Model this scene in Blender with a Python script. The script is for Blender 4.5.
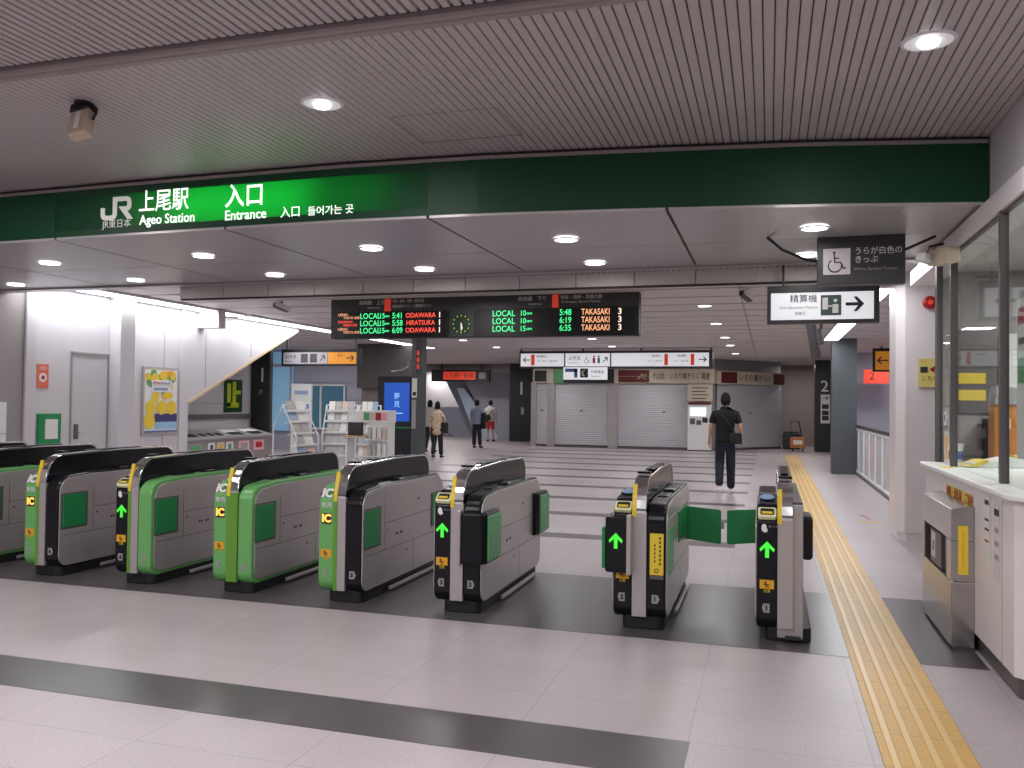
import bpy, bmesh, math, random
from mathutils import Vector, Matrix
random.seed(7)
C = bpy.context.scene.collection
for o in list(bpy.data.objects): bpy.data.objects.remove(o)
PI = math.pi
# ---------------------------------------------------------------- camera, world, light, exposure
cd = bpy.data.cameras.new('camera'); cam = bpy.data.objects.new('camera', cd); C.objects.link(cam)
cd.sensor_fit = 'HORIZONTAL'; cd.sensor_width = 36; cd.lens = 842/1024*36; cd.clip_end = 200; cd.clip_start = .05
def cam_matrix(yaw, pitch, roll):
    cy, sy, cp, sp = math.cos(yaw), math.sin(yaw), math.cos(pitch), math.sin(pitch)
    f = Vector((-sy*cp, cy*cp, sp)); r = Vector((cy, sy, 0)); u = r.cross(f)
    c, s = math.cos(roll), math.sin(roll)
    R = r*c + u*s; U = -r*s + u*c
    return Matrix(((R.x, U.x, -f.x, 0), (R.y, U.y, -f.y, 0), (R.z, U.z, -f.z, 1.6), (0, 0, 0, 1)))
cam.matrix_world = cam_matrix(math.radians(16.97), math.radians(1.245), math.radians(.688))
bpy.context.scene.camera = cam
w = bpy.data.worlds.new('world'); bpy.context.scene.world = w; w.use_nodes = True
w.node_tree.nodes['Background'].inputs[0].default_value = (.75, .8, .9, 1)
w.node_tree.nodes['Background'].inputs[1].default_value = .12
vs = bpy.context.scene.view_settings
vs.view_transform = 'Standard'; vs.look = 'None'; vs.gamma = 1; vs.use_curve_mapping = False; vs.exposure = 0
def area(x, y, z, sx, sy, power, col=(1, .97, .95), rot=(0, 0, 0), spread=PI):
    l = bpy.data.lights.new('area_light', 'AREA'); l.shape = 'RECTANGLE'; l.size = sx; l.size_y = sy
    l.energy = power; l.color = col; l.spread = spread
    o = bpy.data.objects.new('area_light', l); C.objects.link(o); o.location = (x, y, z); o.rotation_euler = rot
    return o
# front hall downlights (two lamps in view; the unseen rest added to light the hall)
for x, y, p in ((-2.7, 4.68, 26), (.76, 4.68, 26), (-6.2, 4.68, 26), (-4.4, 1.2, 95), (-.9, 1.2, 95), (-7.8, 1.2, 80), (-2.7, -2, 95), (.8, -2, 60), (-6.2, -2, 70)):
    area(x, y, 3.45, .2, .2, p*1.02, (1, .98, 1))
# lamps over the platform-side concourse
for y in (11, 14.5, 18, 22, 25.5, 28.2):
    for x in (-7.6, -4.2, -1.0):
        area(x, y, 3.12, .5, .5, 20, (1, .985, .985))
area(-9.55, 11.2, 3.14, .16, 4.6, 44, (.95, .97, 1))       # fluorescent lines, left and right
area(-9.55, 16.4, 3.14, .16, 5.2, 50, (.95, .97, 1))
area(1.2, 10.0, 3.08, .2, 2.4, 16, (.95, .97, 1))
for x, y in ((-13, 18), (-13, 21.5), (-16.5, 20)): area(x, y, 3.12, .6, .6, 38)  # unseen lamps added to brighten the left lobby
for x, y in ((-12, 31.5), (-15.5, 31.5), (-11, 28.5)): area(x, y, 3.1, .5, .5, 46)  # unseen lamps added to light the stair area and back wall
for x, y in ((3.2, 20), (3.2, 25), (1.6, 28), (1.2, 33.5)): area(x, y, 3.1, .5, .5, 30)
area(1.36, 16.5, 3.08, .2, 9.0, 80, (.95, .97, 1))
# ---------------------------------------------------------------- materials
def S(*c):   # sRGB 0-255 -> linear
    return tuple(((v/255+.055)/1.055)**2.4 if v > 10 else v/255/12.92 for v in c)
def mat(name, col, rough=.5, metal=0., emit=None, es=1., noise=0., nscale=30., bump=0., coat=0., stretch=None):
    m = bpy.data.materials.new(name); m.use_nodes = True
    nt = m.node_tree; b = nt.nodes['Principled BSDF']
    c = S(*col); b.inputs['Base Color'].default_value = (*c, 1)
    b.inputs['Roughness'].default_value = rough; b.inputs['Metallic'].default_value = metal
    b.inputs['Coat Weight'].default_value = coat
    if emit: b.inputs['Emission Color'].default_value = (*S(*emit), 1); b.inputs['Emission Strength'].default_value = es
    if noise or bump:
        tc = nt.nodes.new('ShaderNodeTexCoord'); n = nt.nodes.new('ShaderNodeTexNoise'); n.inputs['Scale'].default_value = nscale; n.inputs['Detail'].default_value = 3
        mp = nt.nodes.new('ShaderNodeMapping'); nt.links.new(tc.outputs['Object'], mp.inputs[0]); nt.links.new(mp.outputs[0], n.inputs['Vector'])
        if stretch: mp.inputs['Scale'].default_value = stretch
        if noise:
            mx = nt.nodes.new('ShaderNodeMixRGB'); mx.inputs[1].default_value = (*[v*(1-noise) for v in c], 1); mx.inputs[2].default_value = (*[min(1, v*(1+noise)) for v in c], 1)
            nt.links.new(n.outputs['Fac'], mx.inputs[0]); nt.links.new(mx.outputs[0], b.inputs['Base Color'])
        if bump:
            bp = nt.nodes.new('ShaderNodeBump'); bp.inputs['Strength'].default_value = bump; bp.inputs['Distance'].default_value = .01
            nt.links.new(n.outputs['Fac'], bp.inputs['Height']); nt.links.new(bp.outputs[0], b.inputs['Normal'])
    return m
def tiles(name, col, dcol, tw, th, ox, oy, rough, speck=260., amt=.22, joint=.004, jcol=.45):
    m = mat(name, col, rough); nt = m.node_tree; b = nt.nodes['Principled BSDF']
    tc = nt.nodes.new('ShaderNodeTexCoord'); mp = nt.nodes.new('ShaderNodeMapping'); mp.inputs['Location'].default_value = (ox, oy, 0)
    nt.links.new(tc.outputs['Object'], mp.inputs[0])
    br = nt.nodes.new('ShaderNodeTexBrick'); br.offset = 0; br.inputs['Scale'].default_value = 1
    br.inputs['Brick Width'].default_value = tw; br.inputs['Row Height'].default_value = th; br.inputs['Mortar Size'].default_value = joint; br.inputs['Mortar Smooth'].default_value = .2; br.inputs['Bias'].default_value = 0
    c = S(*col)
    br.inputs['Color1'].default_value = (*[v*.975 for v in c], 1); br.inputs['Color2'].default_value = (*[v*1.02 for v in c], 1); br.inputs['Mortar'].default_value = (*[v*jcol for v in c], 1)
    nt.links.new(mp.outputs[0], br.inputs['Vector'])
    n = nt.nodes.new('ShaderNodeTexNoise'); n.inputs['Scale'].default_value = speck; n.inputs['Detail'].default_value = 2; nt.links.new(tc.outputs['Object'], n.inputs['Vector'])
    n2 = nt.nodes.new('ShaderNodeTexNoise'); n2.inputs['Scale'].default_value = 1.1; n2.inputs['Detail'].default_value = 4; nt.links.new(tc.outputs['Object'], n2.inputs['Vector'])
    rp = nt.nodes.new('ShaderNodeMapRange'); rp.inputs[1].default_value = .3; rp.inputs[2].default_value = .7; rp.inputs[3].default_value = 1-amt; rp.inputs[4].default_value = 1+amt; nt.links.new(n.outputs['Fac'], rp.inputs[0])
    r2 = nt.nodes.new('ShaderNodeMapRange'); r2.inputs[1].default_value = .3; r2.inputs[2].default_value = .7; r2.inputs[3].default_value = .93; r2.inputs[4].default_value = 1.06; nt.links.new(n2.outputs['Fac'], r2.inputs[0])
    mu = nt.nodes.new('ShaderNodeMath'); mu.operation = 'MULTIPLY'; nt.links.new(rp.outputs[0], mu.inputs[0]); nt.links.new(r2.outputs[0], mu.inputs[1])
    vm = nt.nodes.new('ShaderNodeVectorMath'); vm.operation = 'SCALE'; nt.links.new(br.outputs['Color'], vm.inputs[0]); nt.links.new(mu.outputs[0], vm.inputs['Scale'])
    nt.links.new(vm.outputs[0], b.inputs['Base Color'])
    return m
M = {}
M['floor'] = tiles('granite_tile', (181, 171, 173), None, .82, .41, .36-.82*20, -.01, .36, speck=150., amt=.3, jcol=.72, joint=.003)
M['band'] = tiles('dark_tile', (82, 77, 81), None, .82, .41, .36-.82*20, -.1, .3, amt=.1, jcol=.8)
M['stripe'] = mat('stripe_tile', (80, 74, 75), .4)
M['tact'] = tiles('yellow_tile', (212, 168, 84), None, .41, .41, -.5, 0, .42, speck=60., amt=.08, jcol=.6, joint=.004)
M['tactbar'] = mat('yellow_bar', (224, 188, 118), .35)
M['mirror'] = mat('polished_steel', (176, 172, 170), .2, .9, noise=.04, nscale=8, stretch=(1, .2, 5))
M['rib'] = mat('ribbed_aluminium', (188, 178, 180), .42, .15, noise=.05, nscale=3)
M['gap'] = mat('dark_gap', (58, 53, 54), .7)
M['trimm'] = mat('ceiling_trim', (150, 138, 138), .35, .2)
M['soffit'] = mat('soffit_panel', (176, 169, 171), .3, .15, noise=.03, nscale=2)
M['farceil'] = mat('far_ceiling', (206, 198, 197), .5, 0, noise=.05, nscale=2)
M['wall'] = mat('white_panel', (200, 196, 200), .45, noise=.03, nscale=2)
M['wallg'] = mat('grey_and_shaded_wall', (150, 142, 142), .5, noise=.04, nscale=2)  # real grey walls, plus the painted shade of the near left wall
M['cream'] = mat('counter_panel', (226, 218, 219), .3, noise=.03, nscale=4)
M['dgreen'] = mat('sign_band_green', (14, 60, 36), .5); M['dgreen'].node_tree.nodes['Principled BSDF'].inputs['Specular IOR Level'].default_value = .3
M['steel'] = mat('brushed_steel', (184, 177, 176), .36, .5, noise=.05, nscale=12, stretch=(1, .15, 6))
M['steeld'] = mat('dark_steel', (105, 98, 98), .4, .5)
M['chrome'] = mat('chrome', (220, 220, 220), .12, 1.)
M['black'] = mat('gloss_black', (20, 20, 25), .24); M['black'].node_tree.nodes['Principled BSDF'].inputs['Specular IOR Level'].default_value = .28
M['mblack'] = mat('matt_black', (24, 24, 27), .55)
M['green'] = mat('gate_green', (104, 168, 96), .32)
M['greend'] = mat('flap_green', (24, 132, 72), .35)
M['greenp'] = mat('pad_green', (84, 158, 100), .4)
M['yellow'] = mat('sticker_yellow', (228, 196, 52), .45)
M['amber'] = mat('sticker_amber', (226, 164, 34), .45)
M['white'] = mat('white_paint', (228, 228, 226), .45)
M['paper'] = mat('paper', (222, 220, 216), .7)
M['arrow'] = mat('lamp_arrow_green', (20, 60, 20), .5, emit=(70, 240, 60), es=1.1)
M['ic'] = mat('lamp_ic', (60, 30, 5), .5, emit=(255, 200, 90), es=1.5)
M['icbg'] = mat('lamp_ic_panel', (70, 20, 5), .5)
M['lampface'] = mat('lamp_face', (255, 255, 255), .5, emit=(255, 255, 255), es=4)
M['tube'] = mat('fluorescent', (255, 255, 255), .5, emit=(245, 248, 255), es=5)
M['glow'] = mat('backlit_letters', (255, 255, 255), .5, emit=(250, 255, 250), es=1.0)
M['glowd'] = mat('letters_dim_backlit', (215, 215, 205), .5, emit=(190, 200, 185), es=.35)  # white letters greyed, weaker backlight put into the colour
M['signwhite'] = mat('backlit_white', (200, 200, 200), .5, emit=(225, 226, 232), es=.62)
M['signdim'] = mat('backlit_dim', (176, 170, 176), .5, emit=(200, 196, 200), es=.05)
M['orange'] = mat('backlit_orange', (230, 150, 40), .5, emit=(225, 145, 40), es=.2)
M['charcoal'] = mat('charcoal_panel', (50, 47, 52), .45)
M['dcol'] = mat('grey_pillar', (78, 84, 88), .4)
M['dkpil'] = mat('black_pillar', (38, 40, 43), .45)
M['text'] = mat('dark_ink', (38, 40, 44), .6)
M['textg'] = mat('grey_ink', (150, 148, 148), .6)
M['red'] = mat('red_paint', (168, 34, 40), .35)
M['redl'] = mat('red_lit', (226, 72, 50), .5, emit=(226, 66, 44), es=.3)
M['ledg'] = mat('led_green', (10, 40, 20), .5, emit=(70, 245, 150), es=1.3)
M['ledr'] = mat('led_red', (50, 5, 5), .5, emit=(255, 88, 72), es=1.3)
M['ledo'] = mat('led_orange', (50, 25, 10), .5, emit=(250, 175, 130), es=1.3)
M['ledw'] = mat('led_white', (50, 50, 40), .5, emit=(250, 225, 205), es=1.3)
M['ledpanel'] = mat('led_panel', (10, 10, 10), .5)
M['screen'] = mat('blue_screen', (10, 30, 80), .3, emit=(36, 92, 200), es=.75)
M['screenl'] = mat('screen_light', (120, 180, 220), .3, emit=(150, 205, 245), es=.8)
M['shutter'] = mat('roller_shutter', (196, 194, 200), .45, .2)
M['brown'] = mat('maroon_panel', (98, 26, 28), .5)
M['tan'] = mat('tan_panel', (202, 190, 170), .5)
M['beige'] = mat('camera_beige', (190, 170, 152), .5)
M['wood'] = mat('wood_edge', (200, 175, 140), .5)
M['cardboard'] = mat('orange_board', (186, 116, 50), .6, noise=.1, nscale=6)
M['blue'] = mat('blue_print', (70, 110, 170), .6)
M['skin'] = mat('skin', (196, 150, 124), .55)
M['hair'] = mat('black_hair', (12, 11, 11), .85, bump=.3, nscale=60)
M['tee'] = mat('black_cotton', (13, 13, 15), .8, bump=.3, nscale=14)
M['navy'] = mat('navy_cotton', (26, 28, 46), .8, bump=.3, nscale=14)
M['bshirt'] = mat('blue_shirt', (150, 156, 182), .7)
M['wshirt'] = mat('white_shirt', (196, 190, 184), .7)
M['shorts'] = mat('red_shorts', (196, 40, 48), .7)
M['bluelit'] = mat('window_blue', (140, 172, 196), .3, emit=(120, 178, 215), es=.3)
M['windowd'] = mat('window_dark', (60, 90, 110), .2, emit=(70, 110, 130), es=.35)
M['lav'] = mat('lavender_wall', (172, 172, 188), .5)
M['pblue'] = mat('pale_blue_print', (150, 170, 198), .6)
M['pink'] = mat('pink_print', (230, 170, 170), .6)
def floral():
    m = mat('floral_cloth', (190, 170, 150), .8); nt = m.node_tree; v = nt.nodes.new('ShaderNodeTexVoronoi'); v.inputs['Scale'].default_value = 15
    r = nt.nodes.new('ShaderNodeValToRGB'); r.color_ramp.elements[0].color = (*S(90, 60, 50), 1); r.color_ramp.elements[1].color = (*S(214, 192, 165), 1); r.color_ramp.elements[1].position = .45
    tc = nt.nodes.new('ShaderNodeTexCoord'); nt.links.new(tc.outputs['Object'], v.inputs['Vector']); nt.links.new(v.outputs['Distance'], r.inputs[0]); nt.links.new(r.outputs[0], nt.nodes['Principled BSDF'].inputs['Base Color']); return m
M['floral'] = floral()
def glassm(name, tint, refl):
    m = bpy.data.materials.new(name); m.use_nodes = True; nt = m.node_tree; nt.nodes.clear()
    o = nt.nodes.new('ShaderNodeOutputMaterial'); t = nt.nodes.new('ShaderNodeBsdfTransparent'); t.inputs[0].default_value = (*tint, 1)
    g = nt.nodes.new('ShaderNodeBsdfGlossy'); g.inputs['Roughness'].default_value = .02
    f = nt.nodes.new('ShaderNodeFresnel'); f.inputs[0].default_value = 1.5; a = nt.nodes.new('ShaderNodeMath'); a.operation = 'MULTIPLY'; a.inputs[1].default_value = refl; a.use_clamp = True
    mx = nt.nodes.new('ShaderNodeMixShader'); nt.links.new(f.outputs[0], a.inputs[0]); nt.links.new(a.outputs[0], mx.inputs[0]); nt.links.new(t.outputs[0], mx.inputs[1]); nt.links.new(g.outputs[0], mx.inputs[2]); nt.links.new(mx.outputs[0], o.inputs[0]); return m
M['glass'] = glassm('counter_glass', (.92, .95, .94), .2)
def translucent(name, col):
    m = bpy.data.materials.new(name); m.use_nodes = True; nt = m.node_tree; nt.nodes.clear()
    o = nt.nodes.new('ShaderNodeOutputMaterial'); t = nt.nodes.new('ShaderNodeBsdfTranslucent'); t.inputs[0].default_value = (*S(*col), 1)
    g = nt.nodes.new('ShaderNodeBsdfPrincipled'); g.inputs['Base Color'].default_value = (*S(18, 74, 46), 1); g.inputs['Roughness'].default_value = .5; g.inputs['Specular IOR Level'].default_value = .3
    mx = nt.nodes.new('ShaderNodeMixShader'); mx.inputs[0].default_value = .4; nt.links.new(g.outputs[0], mx.inputs[1]); nt.links.new(t.outputs[0], mx.inputs[2]); nt.links.new(mx.outputs[0], o.inputs[0]); return m
M['lgreen'] = translucent('lit_green_acrylic', (60, 190, 104))
# ---------------------------------------------------------------- mesh helpers
class B:
    def __init__(s): s.bm = bmesh.new()
    def _v(s, pts): return [s.bm.verts.new(p) for p in pts]
    def box(s, x0, x1, y0, y1, z0, z1, R=None):
        ps = [Vector((x, y, z)) for x in (x0, x1) for y in (y0, y1) for z in (z0, z1)]
        if R is not None: ps = [R @ p for p in ps]
        v = s._v(ps)
        for f in ((0, 1, 3, 2), (4, 6, 7, 5), (0, 4, 5, 1), (2, 3, 7, 6), (0, 2, 6, 4), (1, 5, 7, 3)): s.bm.faces.new([v[i] for i in f])
        return s
    def prism(s, pts, axis, a, b, R=None):   # pts 2D polygon; axis 'x': pts=(y,z) 'y': pts=(x,z) 'z': pts=(x,y)
        def P(p, t): q = {'x': (t, p[0], p[1]), 'y': (p[0], t, p[1]), 'z': (p[0], p[1], t)}[axis]; return (R @ Vector(q)) if R is not None else q
        A = s._v([P(p, a) for p in pts]); Bv = s._v([P(p, b) for p in pts]); n = len(pts)
        s.bm.faces.new(A); s.bm.faces.new(Bv[::-1])
        for i in range(n): s.bm.faces.new((A[i], Bv[i], Bv[(i+1) % n], A[(i+1) % n]))
        return s
    def cyl(s, c, r, h, axis='z', n=20, r2=None):
        r2 = r if r2 is None else r2; c = Vector(c)
        def P(a, t, rr):
            u, v = math.cos(a)*rr, math.sin(a)*rr
            return c + Vector({'z': (u, v, t), 'x': (t, u, v), 'y': (u, t, v)}[axis])
        A = s._v([P(2*PI*i/n, 0, r) for i in range(n)]); Bv = s._v([P(2*PI*i/n, h, r2) for i in range(n)])
        s.bm.faces.new(A); s.bm.faces.new(Bv)
        for i in range(n): s.bm.faces.new((A[i], A[(i+1) % n], Bv[(i+1) % n], Bv[i]))
        return s
    def tube(s, pts, r, n=8):
        pts = [Vector(p) for p in pts]; rings = []
        for i, p in enumerate(pts):
            d = (pts[min(i+1, len(pts)-1)] - pts[max(i-1, 0)]).normalized()
            up = Vector((0, 0, 1)) if abs(d.z) < .9 else Vector((1, 0, 0)); u = d.cross(up).normalized(); v = d.cross(u)
            rings.append(s._v([p + u*math.cos(2*PI*k/n)*r + v*math.sin(2*PI*k/n)*r for k in range(n)]))
        for a, b in zip(rings, rings[1:]):
            for k in range(n): s.bm.faces.new((a[k], a[(k+1) % n], b[(k+1) % n], b[k]))
        s.bm.faces.new(rings[0]); s.bm.faces.new(rings[-1][::-1]); return s
    def ell(s, c, r, sub=3):
        g = bmesh.ops.create_icosphere(s.bm, subdivisions=sub, radius=1)
        for v in g['verts']: v.co = Vector((v.co.x*r[0]+c[0], v.co.y*r[1]+c[1], v.co.z*r[2]+c[2]))
        return s
    def disc(s, c, r, axis='y', n=24, ry=None):
        ry = ry or r; c = Vector(c)
        s.bm.faces.new(s._v([c + Vector({'y': (math.cos(2*PI*i/n)*r, 0, math.sin(2*PI*i/n)*ry), 'z': (math.cos(2*PI*i/n)*r, math.sin(2*PI*i/n)*ry, 0), 'x': (0, math.cos(2*PI*i/n)*r, math.sin(2*PI*i/n)*ry)}[axis]) for i in range(n)]))
        return s
    def build(s, name, m, parent=None, bevel=0, smooth=False, loc=None, seg=2):
        bmesh.ops.recalc_face_normals(s.bm, faces=s.bm.faces)
        me = bpy.data.meshes.new(name); s.bm.to_mesh(me); s.bm.free()
        me.materials.append(M[m] if isinstance(m, str) else m)
        o = bpy.data.objects.new(name, me); C.objects.link(o)
        if parent: o.parent = parent
        if loc: o.location = loc
        if bevel:
            b = o.modifiers.new('bevel', 'BEVEL'); b.width = bevel; b.segments = seg; b.limit_method = 'ANGLE'; b.angle_limit = math.radians(40)
        if smooth:
            for p in me.polygons: p.use_smooth = True
        return o
def bx(x0, x1, y0, y1, z0, z1, R=None): return B().box(x0, x1, y0, y1, z0, z1, R)
def tag(o, label, cat, group=None):
    o['label'] = label; o['category'] = cat
    if group: o['group'] = group
    return o
def thing(name, label, cat, loc=(0, 0, 0), rz=0, group=None):
    o = bpy.data.objects.new(name, None); C.objects.link(o); o.location = loc; o.rotation_euler = (0, 0, rz); o.empty_display_size = .1
    return tag(o, label, cat, group)
def struct(o): o['kind'] = 'structure'; return o
def copy_tree(o, parent=None):
    c = o.copy(); C.objects.link(c)
    if parent: c.parent = parent
    for ch in list(o.children): copy_tree(ch, c)
    return c
def rpoly(pts):   # [(x,y,r)] rounded polygon
    out = []; n = len(pts)
    for i, (x, y, r) in enumerate(pts):
        p = Vector((x, y)); a = Vector(pts[i-1][:2]); b = Vector(pts[(i+1) % n][:2])
        if r <= 0: out.append((x, y)); continue
        u = (a-p).normalized(); v = (b-p).normalized(); ang = u.angle(v); t = r/math.tan(ang/2)
        cc = p + (u+v).normalized()*(r/math.sin(ang/2)); s0 = p+u*t-cc; e0 = p+v*t-cc
        a0 = math.atan2(s0.y, s0.x); a1 = math.atan2(e0.y, e0.x); d = (a1-a0+PI) % (2*PI)-PI
        for k in range(9): out.append((cc.x+r*math.cos(a0+d*k/8), cc.y+r*math.sin(a0+d*k/8)))
    return out
def text(body, size, loc, rz=0, m='text', parent=None, name='lettering', ax='LEFT', ext=.001, bold=0., sx=1., tilt=PI/2, sp=1.):
    cu = bpy.data.curves.new('lettering', 'FONT'); cu.body = body; cu.size = size; cu.align_x = ax; cu.align_y = 'CENTER'; cu.extrude = ext; cu.offset = bold; cu.resolution_u = 3; cu.space_character = sp
    t = bpy.data.objects.new('tmp', cu); C.objects.link(t)
    bpy.context.view_layer.update()
    dg = bpy.context.evaluated_depsgraph_get(); me = bpy.data.meshes.new_from_object(t.evaluated_get(dg)); bpy.data.objects.remove(t); bpy.data.curves.remove(cu)
    me.materials.clear(); me.materials.append(M[m])
    o = bpy.data.objects.new(name, me); C.objects.link(o); o.parent = parent
    o.location = loc; o.rotation_euler = (tilt, 0, rz); o.scale = (sx, 1, 1)
    return o
# ================================================================ SETTING
HF, HS, HC = 3.48, 3.0, 3.2       # near ceiling, soffit, far ceiling heights
WX = -9.8                         # left wall
struct(bx(-22, 6, -6, 46, -.2, 0).build('floor', 'floor'))
struct(bx(-22, 1.3, 5.8, 7.7, -.01, .002).build('trim_1', 'band'))
struct(bx(-12, -.35, 3.68, 4.1, -.01, .002).build('trim_2', 'band'))
for k in range(12):
    y = 9.95+2.0*k
    struct(bx(-7.9, -.36, y-.17, y+.17, -.01, .002).build('trim_%d' % (k+3), 'stripe'))
# near ribbed ceiling: planks with open joints, one mesh per bay
def ribbed(x0, x1, y0, y1, z, pitch, gap, m='rib', d=.018):
    b = B(); x = x0
    while x < x1:
        w_ = min(pitch-gap, x1-x)
        b.prism([(x, z+d), (x+.004, z), (x+w_-.004, z), (x+w_, z+d)], 'y', y0, y1)
        x += pitch
    return b.build('ceiling', m)
struct(ribbed(-14, 2.2, 3.89, 6.75, HF, .057, .0045, d=.007))
struct(ribbed(-14, 5, -6, 3.745, HF+.02, .057, .012))
struct(bx(-14, 5, -6, 6.75, HF+.0385, HF+.1).build('ceiling', 'gap'))
struct(bx(-14, 5, 3.83, 3.885, HF-.01, HF+.05).build('trim_15', 'trimm', bevel=.01))
struct(bx(-14, 5, 3.775, 3.825, HF-.012, HF+.05).build('trim_16', 'trimm', bevel=.02))
# access hatch in the ribbed ceiling (frame only shows as a line)
hb = B()
hb.box(-2.42, -1.66, 5.06, 5.075, HF-.0005, HF+.02).box(-2.42, -1.66, 5.62, 5.635, HF-.004, HF+.02).box(-1.675, -1.66, 5.06, 5.63, HF-.001, HF+.02).box(-2.42, -2.405, 5.06, 5.63, HF-.001, HF+.02)
struct(hb.build('trim_17', 'trimm'))
# curved sign fascia in plan (gentle arch)
def bandY(x): 
    pts = [(-14, 5.99), (-6.75, 5.985), (-4.94, 5.93), (-3.23, 5.9), (-2.09, 5.95), (-.9, 6.08), (.2, 6.22), (1.26, 6.43), (1.6, 6.5)]
    for (a, ya), (b, yb) in zip(pts, pts[1:]):
        if x <= b: return ya+(yb-ya)*max(0, (x-a)/(b-a))
    return pts[-1][1]
def bandstrip(x0, x1, z0, z1, off0, off1, n=40):
    b = B(); xs = [x0+(x1-x0)*i/n for i in range(n+1)]
    f = [b.bm.verts.new((x, bandY(x)+off0, z)) for z in (z0, z1) for x in xs]; g = [b.bm.verts.new((x, bandY(x)+off1, z)) for z in (z0, z1) for x in xs]; N = n+1
    for i in range(n):
        for q in ((f[i], f[i+1], f[N+i+1], f[N+i]), (g[i+1], g[i], g[N+i], g[N+i+1]), (f[i+1], f[i], g[i], g[i+1]), (f[N+i], f[N+i+1], g[N+i+1], g[N+i])): b.bm.faces.new(q)
    b.bm.faces.new((f[0], f[N], g[N], g[0])); b.bm.faces.new((f[n], g[n], g[N+n], f[N+n])); return b
SX0, SX1 = -6.1, -2.5           # lit part of the band
sign = thing('station_sign', 'long green fascia sign with white station name over the gates', 'sign', (0, 0, 0))
bandstrip(-14, SX0, HS+.02, HF-.055, 0, .28).build('fascia_panel', 'dgreen', sign)
bandstrip(SX1, 1.44, HS+.02, HF-.055, 0, .28).build('fascia_panel', 'dgreen', sign)
bandstrip(SX0, SX1, HS+.02, HS+.075, 0, .28).build('fascia_panel', 'dgreen', sign)
bandstrip(SX0, SX1, HF-.115, HF-.055, 0, .28).build('fascia_panel', 'dgreen', sign)
bandstrip(SX0, SX1, HS+.075, HF-.115, 0.004, .008).build('light_panel', 'lgreen', sign)['label'] = 'lit bright green panel'
bandstrip(SX0, SX1, HS+.06, HF-.1, .26, .29).build('light_box_back', 'white', sign)
for x, wd, p in ((-4.15, 1.3, 23), (-5.0, .5, 1.6), (-3.1, .5, 1.4)):
    a = area(x, bandY(x)+.235, 3.23, wd, .2, p, (.95, 1, .92), (-PI/2, 0, 0)); a.name = 'sign_tube'
struct(bandstrip(-14, 1.44, HF-.055, HF-.03, -.012, .28).build('trim_18', 'trimm'))
struct(bandstrip(-14, 1.44, HF-.03, HF+.05, .03, .28).build('trim_19', 'gap'))
# lettering on the fascia
def sgn(body, x, z, size, m='glow', **k):
    s = text(body, size, (x, bandY(x+.15)-.004, z), math.atan2(bandY(x+.5)-bandY(x), .5), m, sign, 'lettering', **k); return s
# JR emblem, from strokes
def emblem(x0, z0, h):
    b = B(); t = h*.19
    J = rpoly([(0, .62, 0), (0, 0, .3), (.82, 0, .3), (.82, 1.0, 0), (1.65, 1.0, .28), (1.65, .36, .25), (1.28, .36, 0), (1.75, 0.0, 0), (1.47, 0, 0), (.96, .42, 0), (.96, .54, 0), (1.42, .54, .1), (1.42, .82, .1), (1.02, .82, 0), (1.02, .2, 0)])
    # J stroke
    Jp = rpoly([(0, .55, 0), (0, 0, .26), (.86, 0, .26), (.86, 1.0, 0), (.64, 1.0, 0), (.64, .2, .1), (.22, .2, .1), (.22, .55, 0)])
    Rp = [(.86, 1.0), (.86, .8)]
    y = -.006
    b.prism([(x0+p[0]*h, z0+p[1]*h) for p in Jp], 'y', -.006, 0)
    Rq = rpoly([(.64, 1.0, 0), (1.62, 1.0, .26), (1.62, .36, .24), (1.42, .36, 0), (1.72, 0, 0), (1.44, 0, 0), (.98, .52, 0), (.98, .58, 0), (1.4, .56, .08), (1.4, .8, .08), (.64, .8, 0)])
    b.prism([(x0+p[0]*h, z0+p[1]*h) for p in Rq], 'y', -.0055, 0.0005)
    o = b.build('emblem', 'glowd', sign); o.location = (0, bandY(x0)-.002, 0); return o
emblem(-5.585, 3.14, .2)
sgn('JR東日本', -5.56, 3.1, .08, 'glowd')
sgn('上尾駅', -5.175, 3.265, .2, bold=.0015, sx=.87)
sgn('Ageo Station', -5.16, 3.115, .115, bold=.001, sx=.95)
sgn('入口', -4.3, 3.255, .205, bold=.003, sx=.93)
sgn('Entrance', -4.3, 3.105, .115, bold=.001, sx=.98)
sgn('入口', -3.77, 3.1, .1, sx=.95)
sgn('들어가는 곳', -3.52, 3.095, .08, sx=1.05)
# soffit panels with open joints
xs = [-13.3, -11.5, -9.7, -7.9, -6.1, -4.3, -2.5, -.71, 1.5]
sf = B(); ys = [7.44, 8.6]
for a, b_ in zip(xs, xs[1:]):
    n = 6
    for i in range(n):
        u0, u1 = a+.012+(b_-a-.024)*i/n, a+.012+(b_-a-.024)*(i+1)/n
        sf.prism([(u0, bandY(u0)+.128), (u1, bandY(u1)+.128), (u1, 7.435), (u0, 7.435)], 'z', HS, HS+.02)
        sf.prism([(u0, bandY(u0)+.28*0+.005), (u1, bandY(u1)+.005), (u1, bandY(u1)+.122), (u0, bandY(u0)+.122)], 'z', HS-.001, HS+.02)
    sf.box(a+.012, b_-.012, 7.447, 8.6, HS, HS+.02)
bmesh.ops.remove_doubles(sf.bm, verts=sf.bm.verts, dist=1e-4)
struct(sf.build('ceiling', 'soffit'))
struct(bandstrip(-14, 1.45, HS+.021, HS+.04, .3, 2.6).build('ceiling', 'mblack'))
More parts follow.
